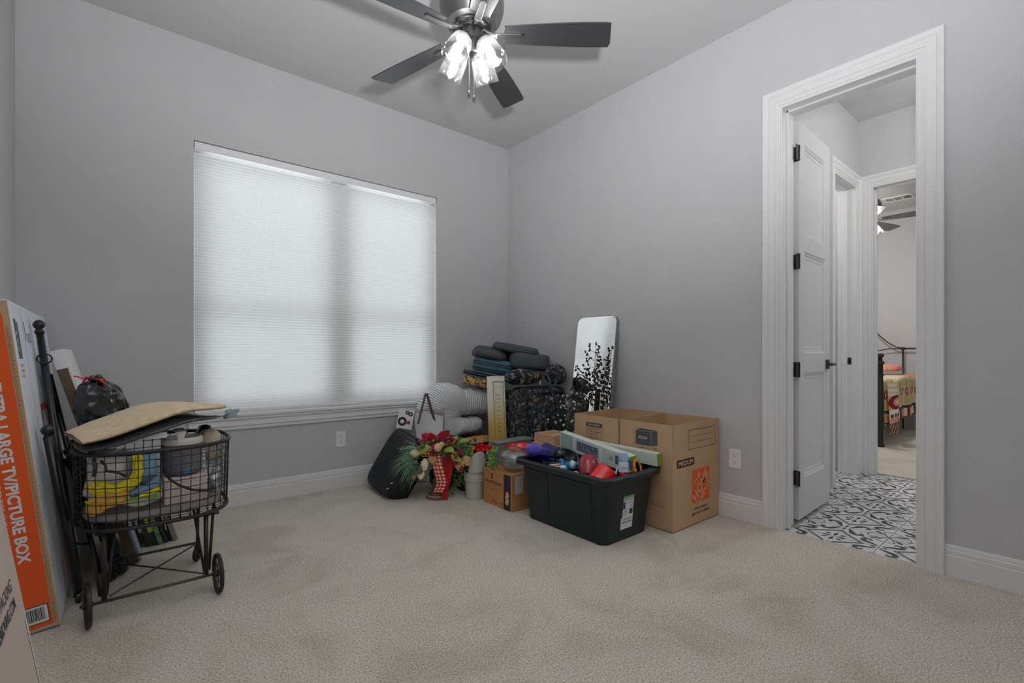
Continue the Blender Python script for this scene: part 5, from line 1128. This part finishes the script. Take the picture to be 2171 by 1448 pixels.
for x in (-.085, .07): b = MB(); b.T = Matrix.Translation(Vector((1.925, 3.395, .47))-O_); b.tube([(x, 0, 0), (x*.08-.004, .012, .235)], .017, 4, flat=.6); b.build('easel_leg', m_dw, t)
# striped comforter
def stripes(nt, N, L_, b):
    uv = N.new('ShaderNodeUVMap'); sp = N.new('ShaderNodeSeparateXYZ'); L_.new(uv.outputs[0], sp.inputs[0])
    m = N.new('ShaderNodeMath'); m.operation = 'MULTIPLY'; m.inputs[1].default_value = 96; L_.new(sp.outputs[0], m.inputs[0])
    f_ = N.new('ShaderNodeMath'); f_.operation = 'PINGPONG'; f_.inputs[1].default_value = .5; L_.new(m.outputs[0], f_.inputs[0])
    r = ramp(N, [(.07, col((112, 122, 130), 1.4)), (.13, col((120, 130, 138), 1.4)), (.20, col((226, 228, 228), 1.5)), (.5, col((228, 230, 230), 1.5))]); L_.new(f_.outputs[0], r.inputs[0]); L_.new(r.outputs[0], b.inputs['Base Color']); b.inputs['Roughness'].default_value = .95; b.inputs['Sheen Weight'].default_value = .2
m_str = node_mat('ticking_stripe', stripes)
CO = Vector((2.305, 3.505, .492)); XC = Vector((1, -.09, 0)); YC = Vector((.09, 1, 0)).normalized(); XC.normalize()
b = MB(); uvl = b.bm.loops.layers.uv.new('UVMap'); nu, nv = 150, 40; rows = []
for i in range(nu+1):
    s_ = i/nu
    if s_ < .34: q = s_/.34; ctr = Vector((.335*(1-q)+.0, -.005, 0)); ang = PI/2; inner = .012; outer = .228+.015*math.sin(q*PI); endk = min(1, (q*4.2)**.5)
    elif s_ < .74: q = (s_-.34)/.40; ctr = Vector((0, 0, 0)); ang = PI/2+PI*q; inner = .012; outer = .228+.20*math.sin(PI*min(1, q*1.1))**1.0-.07*q; outer = max(.13, outer); endk = 1
    else: q = (s_-.74)/.26; ctr = Vector((.20*q, -.006, 0)); ang = 1.5*PI; inner = .012; outer = .155-.02*q; endk = min(1, ((1-q)*4.2)**.5)
    rad = Vector((math.cos(ang), math.sin(ang)))
    row = []
    for j in range(nv):
        a = 2*PI*j/nv; mid = (inner+outer)/2; hw = (outer-inner)/2*endk; C_, S_ = math.cos(a), math.sin(a)
        rr_ = mid+hw*math.copysign(abs(C_)**.75, C_); dy = .125*endk*math.copysign(abs(S_)**.7, S_)
        p2 = Vector((ctr.x, ctr.y))+rad*rr_; p = XC*p2.x+UV*p2.y+YC*dy
        p = p+lump(p, .011, 8, 2)+lump(p, .004, 22, 5)+Vector((0, 0, .003*math.sin(s_*260))) ; su = (s_/.34*.20 if s_ < .34 else .20+(s_-.34)/.40*.64 if s_ < .74 else .84+(s_-.74)/.26*.16); row.append((b.v(p), (su, j/nv)))
    rows.append(row)
for R0, R1 in zip(rows, rows[1:]):
    for j in range(nv):
        k = (j+1) % nv; fc = b.f([R0[j][0], R0[k][0], R1[k][0], R1[j][0]])
        if fc:
            us = (R0[j][1][0], R0[k][1][0], R1[k][1][0], R1[j][1][0])
            for lp, x in zip(fc.loops, us): lp[uvl].uv = (x, j/nv)
b.f([x[0] for x in rows[0]][::-1]); b.f([x[0] for x in rows[-1]])
o = b.build('comforter', m_str, None, smooth=True); tag(o, 'thick folded comforter with fine grey and white stripes', 'comforter', loc=CO+Vector((0, 0, .0)))
t = thing('storage_box', 'plain storage box hidden low behind the crate, carrying the comforter', 'storage box', (2.13, 3.40, 0)); b = MB(); b.b2((0, 0, 0), (.50, .24, .29)); b.build('box_body', m_kraftd, t, bevel=.004)
# tall gold and cream gift box
def goldm(nt, N, L_, b):
    tc = N.new('ShaderNodeTexCoord'); sp = N.new('ShaderNodeSeparateXYZ'); L_.new(tc.outputs['Object'], sp.inputs[0])
    r = ramp(N, [(.0, col((176, 140, 66), 1.3)), (.20, col((188, 156, 86), 1.3)), (.32, col((200, 190, 156), 1.35)), (.40, col((206, 202, 190), 1.4))]); L_.new(sp.outputs[2], r.inputs[0]); L_.new(r.outputs[0], b.inputs['Base Color']); b.inputs['Roughness'].default_value = .35
m_goldb = node_mat('gold_to_cream_card', goldm)
t = thing('gift_box', 'tall slim gold and cream box with green border standing by the comforter', 'gift box', (2.105, 2.80, .29), (math.radians(-6), math.radians(2), 0)); GH, GW = .575, .128
t.location = (2.175, 2.845, .285)
b = MB(); b.b2((0, 0, 0), (GW, .06, GH)); b.build('box_body', m_goldb, t, bevel=.002)
b = MB(); b.b2((GW+.0003, -.001, -.001), (GW+.002, .061, GH+.001)); b.build('box_side', M('oxblood_card', (84, 48, 44), .5), t)
b = MB(); b.b2((0, 0, GH+.0003), (GW, .06, GH+.001)); b.build('box_lid_top', M('cream_card', (200, 194, 178), .5), t)
T = frame((GW/2, -.0008, 0), (1, 0, 0), (0, 0, 1)); m_gb = M('sage_ink', (96, 120, 96), .6); m_dk = M('brown_ink', (92, 74, 40), .6)
decal(outline(-.052, .03, .052, GH-.04, .007)+outline(-.034, .04, .034, GH-.075, .0015), T, [m_gb], t, 'green_border')
text('Merry', T @ Matrix.Translation((0, .43, 0)), .045, .022, m_dk, t, 'printed_lettering'); text('Wishes', T @ Matrix.Translation((0, .405, 0)), .045, .016, m_dk, t, 'printed_lettering'); text('FINE TREAT', T @ Matrix.Translation((0, .375, 0)), .05, .007, m_dk, t, 'printed_lettering')
for i in range(9): text(('NOTE', 'SNOW', 'BELL', 'STAR')[i % 4], T @ Matrix.Translation((0, .34-i*.03, 0)), .034, .010, m_dk, t, 'printed_lettering')
t = thing('storage_box', 'low dark box under the tall gold gift box', 'storage box', (2.165, 2.84, 0)); b = MB(); b.b2((0, .0, 0), (.29, .09, .28)); b.build('box_body', m_matk, t, bevel=.003)
# tapestry luggage
def tap(nt, N, L_, b):
    tc = N.new('ShaderNodeTexCoord'); v = N.new('ShaderNodeTexVoronoi'); v.inputs['Scale'].default_value = 42; v.inputs['Randomness'].default_value = 1
    n = N.new('ShaderNodeTexNoise'); n.inputs['Scale'].default_value = 34; n.inputs['Detail'].default_value = 4; n.inputs['Roughness'].default_value = .6; n.inputs['Distortion'].default_value = .4
    n2 = N.new('ShaderNodeTexNoise'); n2.inputs['Scale'].default_value = 7; n2.inputs['Detail'].default_value = 2
    for x in (v, n, n2): L_.new(tc.outputs['Object'], x.inputs['Vector'])
    r1 = ramp(N, [(.42, col((16, 22, 30), 1)), (.50, col((44, 54, 62), 1.1)), (.56, col((92, 90, 84), 1.2)), (.66, col((150, 138, 116), 1.3))]); L_.new(n.outputs['Fac'], r1.inputs[0])
    r2 = ramp(N, [(.38, (.55, .8, 1, 1)), (.5, (1, 1, 1, 1)), (.62, (1, .72, .5, 1))]); L_.new(n2.outputs['Fac'], r2.inputs[0])
    mx = N.new('ShaderNodeMix'); mx.data_type = 'RGBA'; mx.blend_type = 'MULTIPLY'; mx.inputs[0].default_value = 1; L_.new(r1.outputs[0], mx.inputs[6]); L_.new(r2.outputs[0], mx.inputs[7])
    L_.new(mx.outputs[2], b.inputs['Base Color']); b.inputs['Roughness'].default_value = .8
m_tap = node_mat('floral_tapestry', tap); m_strap = M('slate_webbing', (58, 66, 76), .7)
T = frame((2.715, 2.955, .375), (1, 0, 0), (0, 0, 1)); t, Tl = softcase('tapestry_suitcase', 'upright dark floral tapestry suitcase between gift box and mirror', 'suitcase', T, .49, .745, .18, .05, m_tap, pipe=M('navy_piping', (32, 44, 56), .4), zips=(.075, .05, -.06), puff=.012, pn=9, amp=.003)
b = MB(); b.T = Tl; 
b.tube([Vector((x, y, .098)) for x, y in [(lambda a: (.215*math.copysign(abs(math.cos(a))**.25, math.cos(a)), .12+.215*math.copysign(abs(math.sin(a))**.25, math.sin(a))))(2*PI*(i+.5)/48) for i in range(48)]], .004, 6, closed=True); b.tube([Vector((x, y, .098)) for x, y in [(lambda a: (.215*math.copysign(abs(math.cos(a))**.25, math.cos(a)), -.24+.10*math.copysign(abs(math.sin(a))**.25, math.sin(a))))(2*PI*(i+.5)/48) for i in range(48)]], .004, 6, closed=True)
b.build('pocket_piping', MATS['navy_piping'], t, smooth=True)
b = MB(); b.T = Tl @ Matrix.Translation((-.17, .10, .104)); b.b2((-.005, -.03, 0), (.005, .03, .004)); b.build('zip_pull', m_chrome, t, bevel=.002)
b = MB(); b.T = Tl; b.grid(lambda u, v: Vector((.04+.035*(v-.5)+.09*u, .385-.15*u-.0*u, .10+.006)), 12, 3); b.build('hanging_strap', m_strap, t, solid=.003)
# duffel on top
def roll(name, label, cat, p, q, r, mat, n=40, m=40, amp=.008, seed=0, flat=.8, ends=.35):
    p, q = Vector(p), Vector(q); ax = q-p; L_ = ax.length; ax.normalize(); s_ = ax.cross(UV).normalized(); base = Vector(((p.x+q.x)/2, (p.y+q.y)/2, min(p.z, q.z)-r*flat)); t = thing(name, label, cat, base)
    b = MB()
    def fn(u, v):
        k = (math.sin(PI*max(.0, min(1, u))))**ends; a = v*2*PI; c_ = p+ax*L_*u; x = c_+s_*r*k*math.cos(a)+UV*r*flat*k*math.sin(a); return x+lump(x, amp, 12, seed)-base
    b.grid(fn, m, n, cv=True); bmesh.ops.remove_doubles(b.bm, verts=b.bm.verts, dist=.0006); b.build('bag_body', mat, t, smooth=True); return t, base
t, O_ = roll('tapestry_duffel', 'dark floral tapestry duffel bag lying on the tapestry suitcase', 'duffel bag', (2.38, 2.99, .836), (2.72, 2.92, .836), .078, m_tap, seed=3, amp=.014)
b = MB(); b.grid(lambda u, v: Vector((2.69+.025*(v-.5)+.03*u, 2.82-.03*math.sin(u*PI), .87-.16*u))-O_, 14, 3); b.build('shoulder_strap', m_strap, t, smooth=True, solid=.003)
b = MB(); b.tube([Vector((2.72+.07*math.cos(a), 2.80+.0*math.sin(a), .83+.065*math.sin(a)))-O_ for a in [PI*.75-PI*1.15*i/18 for i in range(19)]], .010, 8, flat=.35); b.build('carry_handle', m_strap, t, smooth=True)
for dx in (0, .03): b = MB(); b.T = Matrix.Translation(Vector((2.575+dx, 2.80, .80))-O_); b.b2((-.006, -.003, -.018), (.006, .003, .018)); b.build('zip_tag', M('pale_tag', (160, 160, 150), .4) if dx else m_strap, t, bevel=.002)
t, O_ = roll('tapestry_pouch', 'round floral tapestry pouch standing at the right end of the duffel', 'pouch', (2.855, 2.98, .852), (2.875, 2.80, .850), .085, m_tap, seed=8, amp=.008, flat=1.0, ends=.3)
# dark trunk under the teal case
T = frame((2.83, 3.33, .35), (1, 0, 0), (0, 0, 1)); t, Tl = softcase('tapestry_case', 'floral tapestry case standing behind the comforter and upright suitcase', 'suitcase', T, .26, .68, .38, .05, m_tap, zips=(.14,), puff=.01, pn=8, amp=.003)
# leopard bag, teal case, dark pouches
m_leo = node_mat('leopard_print', lambda nt, N, L_, b: leo(nt, N, L_, b)) if False else None
def leo(nt, N, L_, b):
    tc = N.new('ShaderNodeTexCoord'); v = N.new('ShaderNodeTexVoronoi'); v.inputs['Scale'].default_value = 55; L_.new(tc.outputs['Object'], v.inputs['Vector'])
    r = ramp(N, [(.12, col((196, 160, 104), 1.3)), (.28, col((40, 30, 24), 1)), (.42, col((44, 32, 26), 1)), (.52, col((186, 150, 98), 1.3))]); L_.new(v.outputs['Distance'], r.inputs[0]); L_.new(r.outputs[0], b.inputs['Base Color']); b.inputs['Roughness'].default_value = .7
m_leo = node_mat('leopard_print', leo)
m_tealc = M('teal_nylon', (50, 88, 104), .5, k=1.4, bump=.15, bs=120); m_dgrey = M('charcoal_nylon', (64, 66, 70), .5, k=1.25, bump=.2, bs=90); m_dteal = M('dark_teal_nylon', (34, 52, 60), .5, k=1.2)
def tilted(c, yaw, px_, py_): return Matrix.Translation(c) @ Matrix.Rotation(math.radians(yaw), 4, 'Z') @ Matrix.Rotation(math.radians(px_), 4, 'X') @ Matrix.Rotation(math.radians(py_), 4, 'Y')
t, Tl = softcase('leopard_bag', 'leopard print bag under the dark flap at the left of the luggage pile', 'bag', tilted((2.46, 3.42, .775), -38, -4, 12), .30, .22, .075, .04, m_leo, puff=.004, zips=(), amp=.003, seed=2, pn=5)
t, Tl = softcase('flat_pouch', 'dark teal flat pouch lying on the leopard print bag', 'pouch', tilted((2.475, 3.405, .838), -38, -4, 12), .33, .23, .03, .03, m_dteal, puff=.006, zips=(), amp=.003, seed=5, pn=5)
t, Tl = softcase('teal_case', 'teal packing case with black zip in the middle of the luggage pile', 'packing case', tilted((2.55, 3.335, .915), -38, -4, 10), .36, .26, .115, .04, m_tealc, pipe=m_pipe, puff=.006, zips=(.018, .0, -.035), amp=.003, seed=6, pn=6)
t, Tl = softcase('charcoal_pouch', 'charcoal rounded pouch on the teal packing case', 'pouch', tilted((2.50, 3.33, 1.016), -38, -5, 12), .31, .25, .07, .04, m_dgrey, puff=.04, zips=(), amp=.007, seed=7, pn=3)
t, Tl = softcase('laptop_sleeve', 'flat charcoal and blue sleeve topping the whole luggage pile', 'sleeve', tilted((2.69, 3.21, 1.052), -38, -8, 10), .40, .28, .07, .03, m_dgrey, pipe=m_tealc, puff=.004, zips=(.006, -.012), amp=.002, seed=8, pn=6)
t, Tl = softcase('charcoal_bag', 'rumpled charcoal bag under the topmost sleeve, above the duffel', 'bag', tilted((2.765, 3.12, .955), -36, -5, 6), .35, .25, .13, .03, m_dgrey, puff=.015, zips=(), amp=.012, seed=9, pn=4)
softcase('navy_bag', 'dark navy cloth bag wedged behind the teal packing case and charcoal bag', 'bag', tilted((2.72, 3.33, .945), -38, 0, 6), .34, .22, .16, .03, M('navy_nylon', (30, 44, 58), .6, k=1.2), puff=.01, zips=(), amp=.01, seed=12, pn=4)
b = MB(); b.T = Tl; b.ball((.12, -.06, .05), .02, 8, (1, 1, .4)); b.build('yellow_tag', M('moss_tag', (120, 116, 50), .6), t, smooth=True)
# ---------------------------------------------------------------- mirror
m_mirror = M('mirror_glass', (240, 240, 240), .01, metal=1, k=1.05); m_frame = M('silver_frame', (150, 152, 154), .35, metal=.85, k=1.3)
MWd, MH = .41, 1.335; a_ = math.radians(7.6)
t = thing('leaning_mirror', 'tall rounded silver framed mirror leaning on the right wall', 'mirror', (2.792, 2.525, .0), (0, a_, 0))
t.location.z = .004
def rrect(w_, h_, r, n=8):
    out = []
    for cx, cy, a in ((w_/2-r, h_-r, 0), (-w_/2+r, h_-r, PI/2), (-w_/2+r, r, PI), (w_/2-r, r, 1.5*PI)):
        for i in range(n+1): out.append((cx+r*math.cos(a+PI/2*i/n), cy+r*math.sin(a+PI/2*i/n)))
    return out
T = frame((0, 0, 0), (0, -1, 0), (0, 0, 1))
b = MB(); b.T = T; b.prism(rrect(MWd-.008, MH-.008, .05), .003, z0=-.002); b.T = T; g_ = b.build('mirror_glass', m_mirror, t); 
for v in g_.data.vertices: v.co.z += .004
b = MB(); b.T = T; o1, o2 = rrect(MWd, MH, .055), rrect(MWd-.010, MH-.010, .05)
o2 = [(x, y+.005) for x, y in o2]; L4 = [[Vector((x, y, z)) for x, y in o] for o, z in ((o2, .0015), (o2, .004), (o1, .004), (o1, -.028), (o2, -.028), (o2, -.004))]; loft(b, L4); b.f([b.v(p) for p in [Vector((x, y, -.026)) for x, y in o2]]); b.build('mirror_frame', m_frame, t, smooth='auto')
# ---------------------------------------------------------------- wire tree ornaments in front of the mirror
def wire_tree(name, label, loc, h, spread, n, seed, leafm, berries=0, bm=None, stems=3, slope=(0, 0), zb=.35):
    random.seed(seed); t = thing(name, label, 'metal tree', loc)
    tips = []
    for s_ in range(stems):
        x0 = (s_-(stems-1)/2)*spread*.4; b = MB(); top = h*random.uniform(.8, 1); b.tube([(slope[0]*z_, x0*(1+.0*z_)+slope[1]*z_, z_*top) for z_ in (0, .33, .66, 1)], [.0035, .003, .0025, .0018], 5)
        for k in range(n):
            z = top*(zb+(.97-zb)*k/n); sd = 1 if k % 2 else -1; L_ = spread*random.uniform(.35, .6)*(1-.45*k/n); p = Vector((slope[0]*z/top, x0, z)); pts = [p, p+Vector((random.uniform(-.02, .0), sd*L_*.45, L_*.28)), p+Vector((random.uniform(-.04, .0), sd*L_*.8, L_*.9))]; b.tube(pts, [.0022, .0018, .0012], 4); tips += [pts[1], pts[2], pts[1].lerp(pts[2], .5)]
        tips.append(Vector((slope[0], x0, top))); b.build('stem', m_iron, t, smooth=True)
    b = MB()
    for p in tips:
        for q in range(2):
            d = Vector((random.uniform(-.6, .2), random.uniform(-1, 1), random.uniform(-.6, 1))); leaf(b, p, d, (-1, .2, .2), .022, .009, .2, 3)
    b.build('metal_leaves', leafm, t, solid=.001)
    if berries:
        for i in range(berries):
            p = random.choice(tips)+Vector((random.uniform(-.02, .01), random.uniform(-.02, .02), random.uniform(-.03, .02))); b = MB(); b.ball(p, random.uniform(.006, .009), 6, (1, .8, 1.2)); b.build('berry', bm, t, smooth=True)
    return t
wire_tree('wire_tree', 'black wire tree with small metal leaves standing before the mirror', (2.74, 2.43, 0), 1.10, .24, 12, 11, m_iron, 0, slope=(.10, -.005), zb=.64)
m_pearl = M('pearl_berry', (196, 196, 178), .4, k=1.4)
wire_tree('berry_branch', 'dark branches with cream berries in front of the lower mirror', (2.60, 2.47, 0), .84, .24, 11, 5, M('dark_leaf2', (36, 42, 38), .5), 46, m_pearl, slope=(.02, -.01), zb=.5)
blob('dark_backpack', 'dark bundle standing low between the suitcase and mirror', 'bundle', (2.72, 2.69, .31), (.045, .045, .31), M('deep_green_cloth', (28, 36, 34), .8), .02, 12, 9)
# ================================================================ bed seen through the doorway
BED = Vector((7.45, 2.2, 0))
bed = thing('metal_bed', 'black metal bed with knobbed foot post in the bedroom beyond the hall', 'bed', BED)
def bp_(x, y, z): return Vector((x, y, z))-BED
def post(b, x, y, h):
    b.lathe([(0, 0), (.036, 0), (.041, .012), (.041, .03), (.032, .045), (.0285, .06), (.0285, h-.26), (.026, h-.255), (.036, h-.25), (.038, h-.242), (.026, h-.232), (.027, h-.225), (.027, h-.13), (.037, h-.12), (.042, h-.108), (.037, h-.094), (.027, h-.085), (.018, h-.075), (.024, h-.068), (.024, h-.062), (.014, h-.056), (.024, h-.05), (.037, h-.034), (.037, h-.022), (.026, h-.006), (0, h)], 24, bp_(x, y, 0))
FXx, HXx, YR, YL = 6.515, 8.36, 1.495, 2.95
for y in (YR, YL):
    b = MB(); post(b, FXx, y, 1.035); b.build('foot_post', m_iron, bed, smooth='auto')
b = MB(); b.tube([bp_(FXx, YR, .80), bp_(FXx, YL, .80)], .012, 8); b.tube([bp_(FXx, YR, .30), bp_(FXx, YL, .30)], .012, 8); b.build('foot_rail', m_iron, bed, smooth=True)
b = MB()
ym = 1.662
b.tube([bp_(HXx, 1.50, 1.10), bp_(HXx, ym, 1.10)], .011, 8); b.tube([bp_(HXx, ym, 0), bp_(HXx, ym, 1.10)], .010, 8); b.tube([bp_(HXx, 1.50, 0), bp_(HXx, 1.50, 1.13)], .014, 8)
cur = [(ym, 1.10), (ym+.08, 1.125), (ym+.16, 1.18), (ym+.24, 1.26), (ym+.33, 1.37), (ym+.45, 1.47), (2.22, 1.52)]
b.tube([bp_(HXx, y, z) for y, z in cur], .008, 8); b.tube([bp_(HXx, 4.44-y, z) for y, z in cur], .008, 8)
b.tube([bp_(HXx, y, z) for y, z in [(ym, 1.10), (ym+.15, 1.10), (ym+.30, 1.065), (ym+.45, .98), (2.22, .9)]], .007, 8); b.tube([bp_(HXx, 2.95, 0), bp_(HXx, 2.95, 1.13)], .014, 8)
b.ball(bp_(HXx, ym, 1.10), .024, 8, (.6, 1.3, 1)); b.build('headboard', m_iron, bed, smooth=True)
b = MB(); b.b2(bp_(FXx+.10, YR+.03, .30), bp_(HXx-.06, YL-.05, .70)); b.build('mattress', m_white, bed, bevel=.04)
# quilt, panels set by position on the cloth
Q = [M('quilt_cream', (194, 182, 148), .9, k=1.35, var=.08, vs=20), M('quilt_gold', (196, 170, 112), .9, k=1.35), M('quilt_pink', (196, 136, 120), .9, k=1.45, var=.2, vs=60), M('quilt_wine', (116, 26, 34), .9, k=1.5), M('quilt_dark', (68, 58, 54), .9, k=1.3), M('quilt_white', (210, 206, 192), .9, k=1.35), M('quilt_tan', (180, 140, 116), .9)]
def qc(s, d):
    # s: metres along the bed from the foot end, d: metres down from the top edge (negative on top)
    if d < .30:
        c, r = int((s+.05)/.16), None; fx = ((s+.05) % .16)/.16-.5; fy = (d-.13)/.17
        rr_ = math.hypot(fx*1.25, fy*1.2+.05*math.sin(fx*9))
        if -.02 < d < .29:
            if rr_ < .08: return 5
            if rr_ < .20: return 2
            if rr_ < .34: return 3
            if abs(fx) < .44: return 0 if (c % 2) else 1
            return 5
        if d < -.02: return 2 if s > 1.35 else (0 if noise.noise(Vector((s*4, d*5, 1))) < .12 else (1 if noise.noise(Vector((s*3, d*7, 4))) > 0 else 3))
        return 5
    if d < .34: return 4
    if d < .43: return (2, 5, 3, 1, 2, 3)[int(s/.07) % 6]
    if d < .445: return 4
    return 4 if (int(s/.018) % 3) else 6
ql = thing('patchwork_quilt', 'patchwork quilt in cream, gold, pink and wine hanging over the bed', 'quilt', (FXx+.05, YR-.03, .18))
QO = Vector(ql.location)
def cloth(fn, S, Dm, D1, ns, nd, name, swap=False):
    b = MB(); V = [[b.v(fn(i/ns*S, Dm+(D1-Dm)*j/nd)-QO) for j in range(nd+1)] for i in range(ns+1)]
    for i in range(ns):
        for j in range(nd):
            b.mi = qc((i+.5)/ns*S, Dm+(D1-Dm)*(j+.5)/nd); b.f([V[i][j], V[i+1][j], V[i+1][j+1], V[i][j+1]])
    return b.build(name, Q, ql, smooth=True, solid=.006)
def side(s, d):
    x = FXx+.065+s; r = .05
    if d < -r: y, z = YR+.0-d-r+.0, .745
    elif d < 0: a = (d+r)/r*PI/2; y, z = YR-.0-r*math.sin(a)+.0, .745-r*(1-math.cos(a))
    else: y, z = YR-r-.02*math.sin(s*13)*min(1, d*4)-.02*d, .695-d
    return Vector((x, y+.03, z+.01*math.sin(s*8+d*3)*(1 if d < 0 else 0)))
cloth(side, 1.70, -1.40, .46, 180, 150, 'side_drop')
def foot(s, d):
    y = YR-.035+.0+s; x = FXx+.03-.015*math.sin(s*11)*min(1, max(0, d)*4)
    return Vector((x+.045, y+.075, .735-max(0, d)+.0))
def corner(s, d):
    # loose corner hanging low beside the foot post
    k = s/.30; return Vector((FXx+.085+.26*k-.03*math.sin(k*PI), YR-.045-.07*math.sin(k*PI)-.05*max(0, d)*(1-k), .72-d*(1-.18*k)))
b = MB(); ns, nd = 44, 110; V = [[b.v(corner(i/ns*.30, j/nd*.60)-QO) for j in range(nd+1)] for i in range(ns+1)]
def qcc(k, d):
    if d < .16: return 5 if int(d/.02) % 3 else 0
    if d < .32:
        r = math.hypot((k-.4)*1.0, (d-.24)*4.5)
        return 5 if r < .1 else 2 if r < .22 else 3 if r < .40 else 1
    if d < .37: return 5
    if d < .41: return 4 if int(k*20) % 3 else 5
    if d < .47: return 2 if k < .5 else 1
    return 4 if (int((k*.3+d*.5)/.012) % 3) else 6
for i in range(ns):
    for j in range(nd): b.mi = qcc((i+.5)/ns, (j+.5)/nd*.60); b.f([V[i][j], V[i+1][j], V[i+1][j+1], V[i][j+1]])
b.build('hanging_corner', Q, ql, smooth=True, solid=.006)
cloth(foot, .85, 0, .50, 60, 60, 'foot_drop')
t = softcase('bed_pillow', 'pillow under the pink end of the quilt', 'pillow', Matrix.Translation((8.06, 1.98, .835)), .34, .72, .08, .05, Q[2], puff=.03, pn=4)[0]
# ceiling register in the bedroom
t = thing('ceiling_vent', 'white ceiling air vent above the bedroom doorway view', 'air vent', (7.81, 1.597, H)); 
t.scale = (1.3, .74, 1.6)
b = MB()
for lo, hi in (((-.09, -.20, -.008), (.09, -.175, 0)), ((-.09, .175, -.008), (.09, .20, 0)), ((-.09, -.175, -.008), (-.065, .175, 0)), ((.065, -.175, -.008), (.09, .175, 0)), ((-.065, -.068, -.008), (.065, -.055, 0)), ((-.065, .055, -.008), (.065, .068, 0))): b.b2(lo, hi)
b.build('vent_frame', m_white, t, bevel=.002)
b = MB(); b.b2((-.065, -.175, -.0015), (.065, .175, -.0005)); b.build('duct', M('vent_dark', (70, 70, 70), .8), t)
for k in range(3):
    b = MB(); y0 = -.172+k*.117
    for i in range(9): b.box((0, y0+.008+i*.0125, -.005), (.128, .0012, .007), Matrix.Rotation(math.radians(35 if k else -35), 3, 'X'))
    b.build('louvres', m_white, t)
